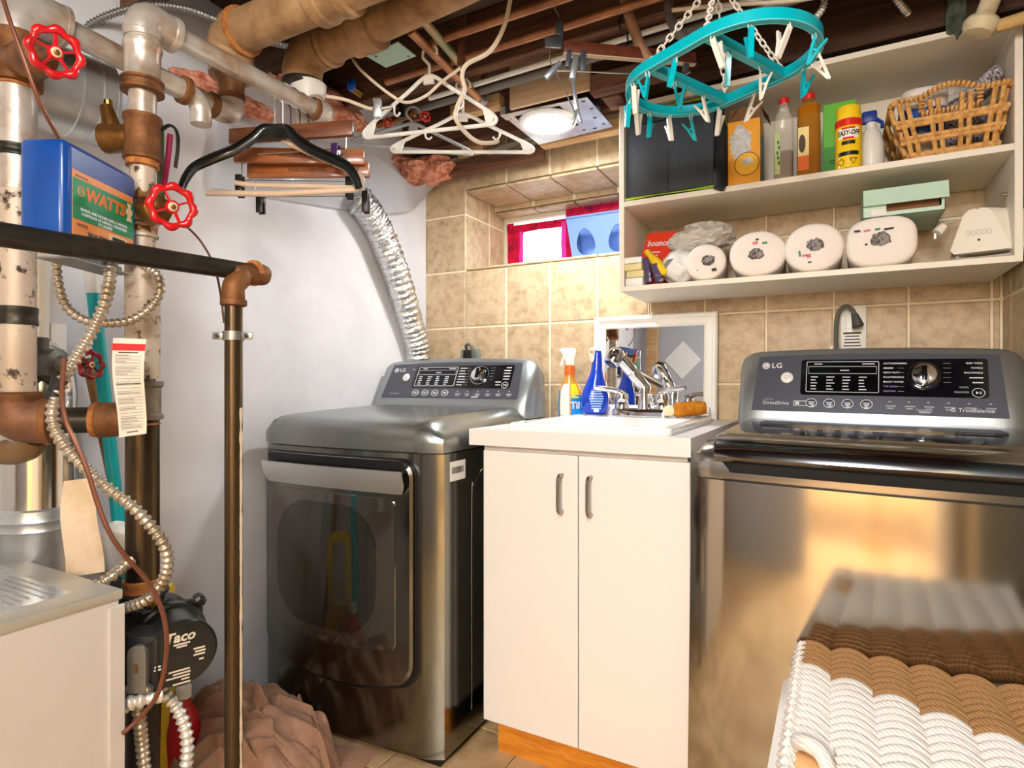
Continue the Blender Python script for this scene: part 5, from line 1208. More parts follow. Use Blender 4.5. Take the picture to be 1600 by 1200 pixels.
CAP = pm('capillary_copper', (126,78,58), .4, .5)
def wire(nm, pts, r, mat, label, cat='wire'): o = MB().tube(spl(pts, 7), r, 8).build(nm, mat); tag(o, label, cat); return o
wire('copper_tube', px((2,-10,.98),(18,40,.98),(40,100,.99),(62,160,1.01),(92,216,1.05)), .0036, CAP, 'thin brown copper tube slanting down to the top of the blue box', 'tube')
wire('copper_tube', px((100,560,1.03),(97,620,1.03),(104,660,1.03),(122,700,1.03),(138,740,1.03),(152,785,1.03),(170,830,1.03),(195,868,1.04),(228,905,1.06),(250,945,1.07),(260,990,1.07),(258,1040,1.07),(246,1085,1.07),(222,1118,1.07),(192,1146,1.06)), .0042, CAP, 'long brown capillary tube sagging past the pump face', 'tube')
wire('sensor_wire', px((290,352,1.2),(312,375,1.21),(330,405,1.22),(340,435,1.225),(346,470,1.235),(350,505,1.24)), .0022, pm('brown_wire', (96,56,40), .5), 'thin brown wire from the right red wheel to the pole')
wire('pink_wire', px((266,210,1.3),(262,250,1.3),(256,290,1.28)), .006, pm('magenta_plastic', (160,20,70), .5), 'magenta plastic strip above the right red wheel', 'strip')
t = thing('pipe_hook', 'dark iron hook strap behind the tall riser', 'hook', U(270,230,d=1.35))
MB().tube(spl(px((250,205,1.34),(265,196,1.34),(276,205,1.34),(278,230,1.34),(274,262,1.34)), 4), .006, 8, flat=.5).build('strap', IRON, t)
MB().tube(px((250,195,1.36),(252,330,1.36)), .008, 10).build('green_pipe', pm('green_copper', (96,120,84), .6, .3), t)
# --- paper tags
PAPER = pm('tag_paper', (238,230,216), .8, col2=(226,214,196), scale=12, transl=.1); INKG = pm('faint_ink', (150,146,140), .7)
def paper(name, label, quad, d, bend, mat):
    t = thing(name, label, 'paper tag', U(*quad[0], d=d))
    q = [U(a, b, d=d) for a, b in quad]
    def P(u, v, lift=0):
        p = (q[0]*(1-u)+q[1]*u)*(1-v)+(q[3]*(1-u)+q[2]*u)*v
        return p - Fv*(bend*math.sin(PI*v*1.6)+lift)
    MB().grid(5, 14, lambda u, v: P(u, v), .0006).build('sheet', mat, t, angle=1)
    return t, P
t, P = paper('service_tag', 'white service tag with a red band hanging on the tall riser', [(177,528),(229,530),(226,678),(183,684)], 1.12, .006, PAPER)
MB().grid(5, 3, lambda u, v: P(u, .055+.07*v, .0008), .0003).build('red_band', pm('tag_red', (220,44,44), .6), t)
MB().ring(ellipse(.5,.09,.10,.035,16), ellipse(.5,.09,.05,.017,16), P(0,0,.0016), P(1,0)-P(0,0), P(0,1)-P(0,0), -Fv*.0006).build('eyelet', RUST, t, smooth=False)
random.seed(4)
mb = MB()
for r in range(24):
    v = .17+.032*r; w_ = random.uniform(.3,.8); u0 = .10
    if random.random() < .5: mb.grid(3, 2, lambda u, k: P(u0+w_*u, v+.008*k, .0011), .0002)
    mb.grid(3, 2, lambda u, k: P(.1+.8*u, v+.016+.004*k, .0011), .0002)
mb.build('tag_print', INKG, t, smooth=False, kind='stuff')
for r, wd in ((.14,.6),(.46,.8),(.955,.4)): MB().grid(3, 2, lambda u, k: P(.5-wd/2+wd*u, r+.010*k, .0011), .0002).build('tag_heading', INK, t, smooth=False)
t, P = paper('blank_tag', 'worn cream tag without writing hanging behind the armoured cable', [(100,752),(152,745),(160,895),(98,905)], 1.17, .008, pm('worn_paper', (236,214,184), .8, col2=(206,170,128), scale=9, lo=.5, hi=.75))
MB().ring(ellipse(.62,.06,.10,.03,16), ellipse(.62,.06,.05,.015,16), P(0,0,.001), P(1,0)-P(0,0), P(0,1)-P(0,0), -Fv*.0006).build('eyelet', RUST, t, smooth=False)
# --- mop handle and wooden stick leaning on the wall
TEAL = pm('teal_plastic', (0,172,178), .35)
m0, m1 = U(142, 424, x=-1.60), Vector((-1.44, .80, .02)); m1 = Vector((-1.49, .86, .02))
t = thing('mop_handle', 'teal mop handle with white tip leaning on the left wall', 'mop', m1)
MB().cyl(m0, m0+(m1-m0)*.042, .0165, 16).build('white_tip', WHITEPL, t); MB().cyl(m0+(m1-m0)*.042, m1, .0145, 16).build('handle', TEAL, t)
MB().obox(m1+Vector((0,0,.02)), Vector((.20,.05,0)), Vector((-.02,.08,0)), Z*.03, .008).build('mop_plate', TEAL, t)
s0, s1 = U(136, 560, x=-1.625), Vector((-1.60, .98, .01))
o = MB().cyl(s0, s1, .011, 12).build('wooden_stick', pm('stick_wood', (160,112,62), .6, col2=(124,82,44), stretch=(8,8,1), scale=5)); tag(o, 'plain wooden stick leaning behind the teal mop handle', 'stick')
t = thing('red_bottle', 'red cleaner bottle on the floor behind the pump, mirrored in the dryer door', 'bottle', (-1.46, .93, 0))
MB().lathe([(.035,.0),(.04,.01),(.04,.17),(.03,.21),(.016,.235),(.016,.25)], (-1.46,.93,.0), Z, 20).build('body', pm('red_plastic', (200,24,34), .3), t)
MB().lathe([(.018,.25),(.018,.275),(.014,.28)], (-1.46,.93,.0), Z, 16).build('cap', WHITEPL, t)
t = thing('yellow_dustpan', 'yellow dustpan with open handle leaning behind the pump, mirrored in the dryer door', 'dustpan', (-1.535, .93, 0))
MB().ring(rrect(-.05,.05,.22,.52,.03,4), rrect(-.03,.03,.26,.49,.02,4), (-1.535,.93,0), (.75,-.66,0), Z, (.008,.009,0)).build('handle', pm('yellow_pan', (236,200,30), .4), t)
MB().prism([(-.09,.01),(.09,.01),(.06,.24),(-.06,.24)], (-1.535,.93,0), (.75,-.66,0), Z, (.012,.014,0)).build('pan', MATS['yellow_pan'], t, smooth=False)
# --- boiler cabinet
bc = U(187, 922, z=.68); BOIL = pm('boiler_grey', (204,198,194), .45); BTOP = pm('boiler_top_grey', (188,184,172), .35, .3)
t = thing('boiler_cabinet', 'pale grey boiler cabinet at the lower left corner', 'boiler', (bc.x-.25, bc.y-.3, 0))
MB().box(bc.x-.50, bc.x, bc.y-.72, bc.y, .0, .668, .003, 1).build('casing', BOIL, t)
MB().box(bc.x-.503, bc.x+.004, bc.y-.723, bc.y+.004, .664, .682, .003, 2).build('top_panel', BTOP, t)
MB().box(bc.x-.001, bc.x+.006, bc.y-.02, bc.y+.006, .02, .655, .001, 1).build('edge_flange', BOIL, t)
for (x0, x1, y0, y1, nm) in ((-.27,-.05,-.34,-.05,'instruction_label'), (-.42,-.29,-.30,-.04,'instruction_label')):
    l = MB().box(bc.x+x0, bc.x+x1, bc.y+y0, bc.y+y1, .682, .6826).build(nm, pm('silver_label', (214,214,210), .18, .6), t, smooth=False)
    mb = MB(); random.seed(8)
    for r in range(20):
        yy = bc.y+y0+.02+.0135*r
        if yy > bc.y+y1-.01: break
        xx = bc.x+x0+.012
        while xx < bc.x+x1-.03:
            wd = random.uniform(.006,.022); mb.box(xx, xx+wd, yy, yy+.004, .6826, .6829); xx += wd+.005
    mb.build('label_print', INKG, l, smooth=False, kind='stuff')
MB().prism([(0,0),(.03,0),(.03,.06),(0,.06)], (bc.x-.10, bc.y+.01, .62), X, Z, Y*.03).build('rear_box', MATTBLK, t, smooth=False)
# --- circulator pump
t = thing('circulator_pump', 'black round circulator pump at the foot of the tall riser', 'pump', (v2.x, v2.y, .5))
PB = pm('pump_black', (34,36,36), .35, .2, coat=.3)
fc_ = U(284, 1022, d=1.13); ax_ = (R_*.62-Fv*.74-Z*.02).normalized()
MB().lathe([(.050,-.125),(.066,-.115),(.066,-.098),(.060,-.095),(.060,-.06),(.0635,-.02),(.0635,-.006),(.060,-.001),(.001,.0)], fc_, ax_, 40).build('motor', PB, t)
nb = fc_-ax_*.118
a_, b_, _ = basis(ax_)
for k in range(4):
    q = nb+(a_*math.cos(PI/4+k*PI/2)+b_*math.sin(PI/4+k*PI/2))*.078
    MB().lathe([(.012,-.012),(.012,.012),(.006,.016)], q, ax_, 8).build('bolt_lug', PB, t)
MB().obox(nb, a_*.125, b_*.125, ax_*.018, .012).build('motor_flange', PB, t)
MB().blob(nb-ax_*.05, (.055,.055,.065), 3, .06, 1.5, 2).build('volute', PB, t)
MB().lathe([(.034,.70-.17),(.045,.72-.17),(.036,.60),(.038,z2(960))], v2, Z, 20).build('inlet', PB, t)
MB().lathe([(.030,.25),(.030,.48),(.04,.50),(.04,.53)], v2, Z, 20).build('outlet', IRON, t)
up_ = (Z-ax_*Z.dot(ax_)).normalized(); rt_ = up_.cross(ax_)
text('Taco', .026, fc_+ax_*.0004+up_*.033-rt_*.004, rt_, up_, pm('pump_print', (226,214,196), .5), t, bold=.03, shear=.25)
MP = MATS['pump_print']
for (a, b, wd) in ((.0,.020,.028),(.0,.015,.018),(.030,.004,.020),(.032,-.002,.018),(.030,-.008,.020),(.034,-.018,.008),(-.040,-.012,.010),(-.040,-.018,.012),(-.004,-.030,.036),(.0,-.036,.030),(-.006,-.042,.040),(.006,-.048,.014),(.0,-.055,.030)):
    MB().obox(fc_+ax_*.0006+rt_*a+up_*b, rt_*wd, up_*.0032, ax_*.0005).build('plate_print', MP, t, smooth=False)
cb = U(215, 1040, d=1.10)
MB().obox(cb+Fv*.03, R_*.075, Fv*.06, Z*.11, .010).build('wiring_box', MATTBLK, t)
pc = cb+R_*.006-Fv*.003
pts = [(-.024,-.045),(.024,-.045),(.026,-.036),(.017,-.03),(.017,.025)]+[(.017*math.cos(PI*k/10),.025+.017*math.sin(PI*k/10)) for k in range(1,10)]+[(-.017,.025),(-.017,-.03),(-.026,-.036)]
cv = MB().prism(pts, pc, R_, Z, -Fv*.010).build('cover_plate', GREYM, t, smooth=False)
MB().obox(pc-Fv*.0108+Z*.0, R_*.006, Z*.016, Fv*.001).build('cover_slot', RUST, cv, smooth=False)
for s in (-1, 1): MB().lathe([(.004,0),(.004,.003),(.002,.004)], pc+R_*s*.02-Z*.038-Fv*.010, -Fv, 10).build('screw', NICKEL, cv)
MB().tube([U(228,930,d=1.16), U(246,948,d=1.15)], .010, 6).build('brass_nut', BRASS, t)
o = MB().lathe([(.0,0),(.03,.0),(.03,.09),(.02,.10)], U(160,890,d=1.25), Vector((.3,.3,1)), 16).build('white_filter', WHITEPL); tag(o, 'white plastic cup with yellow mark behind the boiler top', 'cup')
# --- taupe cloth heap
def cloth():
    mb = MB(); n = 150; cx_, cy_ = -1.40, 1.06
    def fn(u, v):
        a = (u-.5)*2; b = (v-.5)*2; r = math.hypot(a, b)
        x = cx_+a*.26; y = cy_+b*.22
        base = max(0, 1-r*r*1.02)**.55*.205
        q = Vector((a*1.4+b*.5, b*2.6-a*.5, 0))
        q2 = Vector((a*.9+b*.55+.25*noise.noise(q*1.3), b*1.5-a*.75+.25*noise.noise(q*1.3+Vector((5,5,0))), 0))
        w1 = abs(noise.noise(q2*1.5+Vector((3,1,0))))*2
        w2 = abs(noise.noise(Vector((q2.x*1.3, q2.y*3.6, 2))))*2.4
        w3 = abs(noise.noise(Vector((q2.x*2.4+a*2, q2.y*6.5, 7))))*2.4
        k = min(1, max(0, 1.05-r)*3)
        return (x+.03*noise.noise(q*2), y+.03*noise.noise(q*2+Vector((0,9,0))), max(.003, base*(.84+.26*w1)+k*(.042*w2+.016*w3)-.025*k))
    mb.grid(n, n, fn, .002); return mb
o = cloth().build('cloth_heap', pm('taupe_cloth', (178,140,118), .9, col2=(166,128,106), scale=30, bump=.2, bscale=300), angle=1.4); tag(o, 'crumpled taupe cloth heaped on the floor beside the dryer', 'cloth')
# --- foil dryer hose
hp = [U(640,640,y=2.10), U(652,560,y=2.10), U(640,500,y=2.03), U(618,425,y=1.92), U(592,360,y=1.82), U(572,325,y=1.745), U(556,309,x=-1.612)]
t = thing('foil_hose', 'crinkled foil dryer hose rising from behind the dryer to the left wall', 'hose', hp[1])
P = spl(hp, 26); rr_ = [.055*(1+.05*math.sin(i*1.9)+.05*noise.noise(p*40)) for i, p in enumerate(P)]
mb = MB().tube(P, rr_, 30)
for i, p in enumerate(mb.v): mb.v[i] = p+Vector((noise.noise(p*90), noise.noise(p*90+Vector((7,0,0))), noise.noise(p*90+Vector((0,7,0)))))*.0045
mb.build('foil_tube', pm('crinkled_foil', (226,228,230), .2, 1, bump=1.2, bscale=110), t, angle=.35)
MB().lathe([(.058,0),(.062,.004),(.062,.014),(.058,.018)], U(566,318,x=-1.60), U(553,308,x=-1.62)-U(572,325,y=1.745), 24).build('hose_clamp', GALV, t)
# ------------------------------------------------------------------ overhead: drains, wires, light, hangers
t = thing('drain_pipe', 'thick tan drain pipe across the top left, nearer of the two', 'pipe', (-1.0, .996, 1.918))
ya, za = 1.010, 1.952
MB().cyl((-1.36, ya, za), (-.15, ya, za), .050, 30).build('pipe', CAST, t)
MB().tube(spl([(-1.40,1.022,1.855),(-1.40,1.022,1.91),(-1.395,1.018,1.945),(-1.365,ya,za),(-1.335,ya,za)], 5), .056, 24).build('elbow', CAST, t)
MB().lathe([(.054,0),(.060,.002),(.060,.010),(.052,.013)], (-1.345, ya, za), X, 28).build('rust_seal', RUSTO, t)
MB().lathe([(.051,0),(.062,.003),(.062,.030),(.057,.036),(.057,.075),(.062,.08),(.062,.10),(.051,.104)], (-1.075, ya, za), X, 30).build('coupling', CAST, t)
MB().lathe([(.030,1.80),(.032,1.84),(.045,1.862)], (-1.40,1.022,0), Z, 20).build('reducer', RUST, t)
t = thing('drain_pipe', 'thick tan drain pipe with ringed hubs, farther of the two overhead', 'pipe', (-1.0, 1.2, 1.96))
q0, q1 = Vector((-1.285,1.2,1.978)), Vector((0.05,1.2,2.075)); dq = (q1-q0).normalized()
MB().cyl(q0, q1, .049, 30).build('pipe', CAST, t)
for s, wd in ((.145,.075),):
    MB().lathe([(.050,0),(.060,.003),(.060,.022),(.056,.026),(.056,.04),(.064,.045),(.064,.085),(.050,.09)], q0+dq*.135, dq, 30).build('hub', CAST, t)
MB().lathe([(.050,0),(.058,.003),(.058,.016),(.050,.02)], q0+dq*.045, dq, 30).build('hub', CAST, t)
MB().tube(spl([q0+dq*.04, q0, q0+Vector((-.035,0,-.012)), q0+Vector((-.05,0,-.05)), q0+Vector((-.048,0,-.08))], 5), .055, 26).build('elbow', CAST, t)
MB().lathe([(.052,-.012),(.059,-.008),(.059,.008),(.052,.012)], q0+Vector((-.048,0,-.085)), Z, 28).build('elbow_ring', IRON, t)
MB().lathe([(.030,-.21),(.034,-.15),(.048,-.11),(.050,-.085)], q0+Vector((-.030,.003,0)), Z, 26).build('white_drop', pm('white_fitting', (228,222,214), .4), t)
# insulation, vapour sheets
INS = pm('pink_insulation', (240,176,148), .95, col2=(188,100,70), scale=34, lo=.38, hi=.62, detail=8, bump=2, bscale=50)
POLY = pm('poly_sheet', (232,234,238), .25, trans=.0, alpha=.55, transl=.4, coat=.3)
def insul(c, r, seed, label):
    mb = MB().blob(c, r, 4, .30, 2.2, seed); o = mb.build('insulation_batt', INS, angle=1); o['kind'] = 'stuff'; o['label'] = label; o['category'] = 'insulation'; return o
a = U(660,268,y=2.08); insul(a, (.16,.09,.055), 3, 'pink insulation bulging from the corner above the tiles')
a = U(600,262,y=2.02); insul((a.x+.02,a.y,a.z+.01), (.10,.08,.05), 7, 'pink insulation tuck beside the foil hose')
a = U(350,150,x=-1.60); insul(a, (.05,.17,.03), 5, 'pink insulation strip above the left wall')
a = U(500,160,x=-1.58); insul((a.x, a.y, a.z), (.06,.22,.05), 9, 'pink insulation packed between the pipes and the left wall')
def sheet(label, fn, nu=24, nv=24):
    o = MB().grid(nu, nv, fn, .0004).build('plastic_sheet', POLY, angle=1.2); tag(o, label, 'plastic sheet')
e_ = [U(700,300,y=2.17), U(590,335,x=-1.635), U(575,235,x=-1.60), U(840,215,y=2.15)]
c0_ = U(560,250,x=-1.645); c1_ = U(655,320,y=2.17); c2_ = U(860,222,y=2.175)
pl_lo = [U(330,292,x=-1.64), U(480,318,x=-1.64), U(580,332,x=-1.635), U(640,330,x=-1.62), U(655,318,y=2.15), U(700,272,y=2.16), U(770,242,y=2.17), U(850,212,y=2.175)]
pl_hi = [U(340,190,x=-1.635), U(480,215,x=-1.625), U(575,240,x=-1.60), U(620,268,x=-1.57), U(652,292,y=2.06), U(700,262,y=2.10), U(770,232,y=2.13), U(850,208,y=2.16)]
A = spl(pl_lo, 5); B = spl(pl_hi, 5)
def shf(u, v):
    i = u*(len(A)-1); k = min(int(i), len(A)-2); f = i-k
    a = A[k].lerp(A[k+1], f); b = B[k].lerp(B[k+1], f); p = a.lerp(b, v)
    return p+Vector((1,-1,0))*.012*(noise.noise(p*9)+.5)*math.sin(PI*v)
sheet('clear vapour sheet hanging below the insulation in the corner', shf, 44, 10)
# LED downlight with its mounting plate
t = thing('recessed_light', 'round bright downlight in a galvanised mounting plate', 'light', (LED.x, LED.y, LED.z))
pz = 1.960
MB().ring([(-1.0,1.76),(-.70,1.78),(-.70,2.03),(-1.0,2.05)]*1+[], [(-.97,1.79),(-.80,1.79),(-.80,1.96),(-.97,1.96)], (0,0,pz), X, Y, Z*.002).build('plate', GALV, t, smooth=False)
for (x, y, a) in ((-.72,1.80,.012),(-.715,1.86,.010),(-.73,1.93,.012),(-.72,1.99,.010),(-.76,2.01,.012),(-.80,2.005,.008),(-.99,1.80,.010),(-.985,1.87,.010)): MB().box(x-a/2, x+a/2, y-.004, y+.004, pz-.001, pz-.0002).build('punched_slot', BLACK, t, smooth=False)
MB().lathe([(.082,0),(.098,.001),(.101,.006),(.101,.011)], LED, Z, 48).build('trim_ring', pm('lamp_trim', (244,244,246), .4), t)
MB().lathe([(.001,.0),(.0835,.0),(.0835,.008)], LED, Z, 48).build('diffuser', pm('lamp_diffuser', (255,252,248), .4, emit=14), t)
MB().box(-1.005,-.985,1.755,1.80,pz-.002,pz+.025).build('bracket_tab', GALV, t, smooth=False)
MB().lathe([(.045,0),(.045,.06),(.04,.075)], (-.735,1.87,pz+.002), Z, 20).build('junction_can', MATTBLK, t)
MB().box(-.78,-.70,1.845,1.90,pz+.002,2.08,.004).build('junction_box', pm('dark_box', (48,50,54), .5, .3), t)
PLY = pm('pale_board', (214,186,154), .7, col2=(198,166,130), stretch=(2,20,20), scale=3)
def beam(nm, label, x0, x1, y0, y1, z0, z1, mat, cat='board'):
    o = MB().box(x0, x1, y0, y1, z0, z1, .002, 1).build(nm, mat); tag(o, label, cat); return o
p0, p1 = U(796,170,y=1.745), U(922,150,y=1.745)
beam('pale_board', 'pale wooden board standing above the downlight plate', p0.x, p1.x, 1.745, 1.757, 1.965, 2.19, PLY)
beam('blocking', 'light pine strip along the wall edge of the downlight plate', -1.0, -.66, 2.052, 2.095, 1.955, 2.0, WOOD)
beam('blocking', 'pine block beside the top left corner of the wall shelf', -.66, -.60, 1.80, 1.90, 1.955, 2.02, JOISTW)
beam('blocking', 'reddish wood rail above the black storage cube', -.66, -.42, 1.70, 1.745, 1.93, 1.985, JOISTW)
beam('blocking', 'pine rail left of the pale board near the ceiling', -1.20, -1.0, 1.74, 1.78, 1.985, 2.03, WOOD)
beam('blocking', 'yellow wood block among the insulation over the tiles', *(lambda p: (p.x-.05,p.x+.07,2.10,2.19,p.z-.03,p.z+.03))(U(735,236,y=2.12)), WOOD)
beam('blocking', 'brown ledger beam under the joists in the rear corner', -1.50, -1.02, 2.10, 2.15, 1.935, 1.985, JOISTW)
# pipes along the joists
def run(nm, label, pts, r, mat, cat='pipe', n=14):
    o = MB().tube(pts, r, n).build(nm, mat); tag(o, label, cat); return o
run('copper_pipe', 'copper pipe running along the joists behind the white hangers', [(-1.25,1.46,2.0),(.42,1.46,2.0)], .011, COPP)
run('copper_pipe', 'upper copper pipe along the joists above the pale board', [(-1.0,1.36,2.006),(.42,1.36,2.006)], .011, COPP)
run('grey_conduit', 'grey conduit crossing above the pale board toward the drying rack', [(-1.35,1.66,2.0),(.42,1.615,2.0)], .013, pm('conduit_grey', (120,116,112), .5, .5))
run('white_pipe', 'thin white pipe beside the grey conduit', [(-1.2,1.62,2.004),(.42,1.568,2.004)], .008, WHITEPL)
run('iron_pipe', 'dark iron pipe in the corner among small red valves', [U(555,150,y=1.62), U(700,105,y=1.62)], .017, IRON)
run('iron_pipe', 'short dark iron drop under the corner pipe', [U(622,125,y=1.62), U(628,185,y=1.62)], .011, IRON)
pA = [U(640,40,z=1.955), U(770,178,z=1.955)]; pB = [U(650,18,z=2.0), U(718,98,z=2.0)]
pA = [U(655,62,z=1.985), U(752,158,z=1.985)]
pipeA = run('copper_pipe', 'copper pipe that the white hangers hang on', [pA[0]-(pA[1]-pA[0])*.12, pA[1]], .0125, COPP)
run('copper_pipe', 'copper pipe with green patina beside the hanger pipe', [pB[0]-(pB[1]-pB[0])*.10, pB[1]], .0125, pm('patina_copper', (176,150,118), .5, .4, col2=(120,170,140), scale=8, lo=.55, hi=.7))
t = thing('copper_drop', 'copper pipe drop with soldered elbow at the end of the hanger pipe', 'pipe', pA[1])
MB().tube(spl([pA[1]-(pA[1]-pA[0]).normalized()*.02, pA[1], pA[1]+Vector((.003,.012,.008)), pA[1]+Vector((.004,.014,.03)), pA[1]+Vector((.004,.014,.06))], 4), .015, 14).build('elbow', GREYM, t)
MB().cyl(pA[1]+Vector((.004,.014,.05)), pA[1]+Vector((.004,.014,.19)), .0125, 14).build('drop', pm('brown_copper', (128,86,66), .5, .5), t)
run('copper_drop', 'brown copper drop beside the soldered elbow', [U(715,100,z=1.95)+Y*.02, U(715,100,z=1.95)+Vector((0,.02,.23))], .0125, MATS['brown_copper'])
run('bent_pipe', 'rusty bent pipe slanting behind the skirt hanger', spl([U(972,-20,y=1.50), U(982,20,y=1.50), U(1000,70,y=1.52), U(1015,95,y=1.53)], 5), .0135, pm('bent_pipe_tan', (176,140,112), .6, .2, col2=(140,98,70), scale=14))
run('bent_pipe', 'grey hooked pipe behind the drying rack', spl([U(1043,-20,y=1.50), U(1046,20,y=1.50), U(1055,45,y=1.49), U(1075,66,y=1.48)], 5), .012, MATS['conduit_grey'])
CBL = pm('beige_cable', (222,206,184), .5)
wire('beige_cable', px((800,-15,1.5),(788,40,1.5),(765,80,1.52),(730,100,1.55),(722,118,1.56),(726,140,1.56),(715,165,1.57),(712,185,1.57),(728,208,1.6),(748,222,1.63),(770,223,1.66),(778,220,1.68)), .0058, CBL, 'thick beige cable looping down through the white hangers', 'cable')
wire('white_cable', px((536,60,1.78),(555,98,1.70),(575,120,1.64),(610,148,1.6),(635,160,1.62),(665,150,1.63),(690,128,1.63),(720,106,1.6)), .0042, CBL, 'white cable sagging between the drain pipe and the hanger pipe', 'cable')
wire('white_cable', px((508,150,1.7),(540,156,1.7),(572,168,1.7),(582,170,1.7)), .005, CBL, 'short white cable ending at the clamp near the drain elbow', 'cable')
wire('white_cable', px((1050,16,1.45),(1130,8,1.45),(1230,2,1.45),(1300,-8,1.45)), .005, CBL, 'white cable along the joist above the drying rack', 'cable')
flex('armoured_cable', px((125,48,1.5),(160,28,1.5),(200,14,1.5),(240,8,1.5),(290,14,1.5),(330,28,1.5),(352,38,1.5)), .0085, GREYM, label='grey armoured cable arching over the upper left pipes', period=.009)
flex('armoured_cable', px((415,66,1.75),(440,70,1.75),(470,77,1.75)), .0085, GREYM, label='bit of grey armoured cable between the two drain pipes', period=.009)
flex('armoured_cable', px((1290,-12,1.5),(1287,8,1.5),(1278,24,1.5),(1262,36,1.5)), .0075, MATS['white_armour'], label='white armoured cable curling beside the drying rack', period=.009)
flex('armoured_cable', px((1392,-15,1.55),(1405,4,1.56),(1422,25,1.585)), .0085, MATS['white_armour'], label='white armoured cable entering the dark joist at upper right', period=.009)
t = thing('cover_plate', 'pale green square cover plate under the joists', 'plate', U(612,85,z=1.99))
q = [U(572,88,z=1.99), U(622,66,z=1.99), U(650,88,z=1.99), U(603,106,z=1.99)]
MB().loft([q, [p+Z*.003 for p in q]]).build('plate', pm('green_plate', (168,196,178), .5), t, smooth=False)
for p in (q[0]*.8+q[2]*.2, q[2]*.85+q[0]*.15): MB().lathe([(.004,-.003),(.004,0)], p, Z, 8).build('screw', GREYM, t)
t = thing('cable_clamp', 'small galvanised clamp on the white cable', 'clamp', U(590,170,d=1.62))
c = U(590,170,d=1.62); MB().obox(c, R_*.020, Z*.05, Fv*.018, .002).build('block', GALV, t); MB().tube([c-R_*.012+Z*.026, c+R_*.008+Z*.026], .004, 8).build('bolt', GREYM, t); MB().tube([c+R_*.005, c+R_*.04+Z*.006], .005, 8).build('stub', GREYM, t)
t = thing('small_valve', 'small pinkish red valve wheel right among the corner pipes', 'valve', U(660,185,y=1.62)); handwheel(t, U(664,182,y=1.60), Vector((.8,-.6,.1)), .018, 5); MB().cyl(U(664,182,y=1.60), U(640,190,y=1.66), .008, 10).build('stem', BRONZE, t); MB().blob(U(644,180,y=1.66), .018, 2, .15, 2, 2).build('body', BRONZE, t)
t = thing('small_valve', 'small red valve wheel seen through the left white hanger', 'valve', U(606,192,y=1.62)); handwheel(t, U(606,192,y=1.60), Vector((.1,-1,-.2)), .019, 5); MB().cyl(U(606,192,y=1.60), U(610,188,y=1.68), .008, 10).build('stem', BRONZE, t); MB().cyl(U(590,195,y=1.68), U(640,180,y=1.68), .013, 12).build('body', BRONZE, t)
t = thing('blue_valve', 'small blue handled valve beside the drain elbow', 'valve', U(550,135,y=1.5)); MB().blob(U(549,133,y=1.45), (.016,.012,.02), 2, .2, 2, 3).build('handle', pm('blue_handle', (20,90,200), .4), t); MB().tube([U(549,137,y=1.47), U(566,148,y=1.5)], .012, 10).build('body', BRASS, t)
# white plastic drain at the far right above the shelf
t = thing('pvc_trap', 'stained white plastic drain cap hanging over the right end of the shelf', 'pipe', U(1532,44,y=1.84))
PVC = pm('stained_pvc', (214,200,164), .45, col2=(160,140,96), scale=14, lo=.5, hi=.7)
p = U(1530,46,y=1.80); d_ = (U(1560,-30,y=1.80)-p).normalized()
MB().tube([p+d_*.0, p+d_*.2], .021, 18).build('pipe', PVC, t)
MB().lathe([(.001,-.022),(.028,-.020),(.036,-.010),(.038,.004),(.034,.012),(.024,.016)], p+d_*.01, d_, 24).build('cap', PVC, t)
o = MB().tube([U(1556,42,y=1.80), U(1620,22,y=1.80)], .015, 12).build('foam_pipe', pm('tan_foam', (206,170,110), .9, bump=1, bscale=80)); tag(o, 'tan foam covered pipe right of the white drain cap', 'pipe')
o = MB().blob(U(1495,18,y=1.86), (.022,.02,.06), 3, .4, 2.5, 6).build('lint_clump', pm('green_grey_lint', (78,84,66), .95, col2=(54,58,46), scale=30)); tag(o, 'dark green clump of lint beside the white drain cap', 'lint')

# ------------------------------------------------------------------ hangers
HB = pm('hanger_black', (14,18,17), .25, coat=.3)
HWIRE = pm('steel_wire', (210,208,204), .25, 1)
def hook(mb, h, r=.0018, R=.021, up=None):
    """hook whose crown touches z=0 from below (it rests on the pipe), stem to z=-h"""
    pts = [(R*math.cos(a)+0, 0, -R+R*math.sin(a)-.0) for a in [PI*1.05-PI*1.15*k/12 for k in range(13)]]
    pts = [( -x, y, z) for x, y, z in pts]
    P = [Vector(p) for p in pts]+[Vector((-R*.9, 0, -R*1.5)), Vector((-R*.25, 0, -R*2.2)), Vector((0, 0, -R*2.6)), Vector((0, 0, -h))]
    return mb.tube(spl(P, 3), r, 8)
def hanger_thing(name, label, loc, rot, group=None): return thing(name, label, 'hanger', loc, group, (0, 0, rot))
def place(t, loc, rot): t.location = loc; t.rotation_euler = (0, 0, rot)
def build_at_origin(name, label): return thing(name, label, 'hanger')
# black suit hanger
t = build_at_origin('black_hanger', 'glossy black plastic suit hanger in front of the brown bar hangers')
hook(MB(), .125).build('hook', HWIRE, t)
for s in (-1, 1):
    P = spl([(0,0,-.124),(s*.03,0,-.126),(s*.052,-.004,-.150),(s*.095,-.010,-.182),(s*.150,-.016,-.208),(s*.192,-.022,-.232),(s*.212,-.026,-.262),(s*.220,-.028,-.285)], 4)
    n_ = len(P); MB().tube(P, [.010+.004*math.sin(PI*min(1, i/n_*1.1)) for i in range(n_)], 12, flat=.62, up=Z).build('shoulder', HB, t)
MB().prism([(-.036,-.122),(.036,-.122),(.050,-.140),(.064,-.165),(.030,-.152),(-.030,-.152),(-.064,-.165),(-.050,-.140)], (0,.006,0), X, Z, (0,-.012,0)).build('yoke', HB, t, smooth=False)
place(t, (-1.25, 1.035, 1.8195), TH)
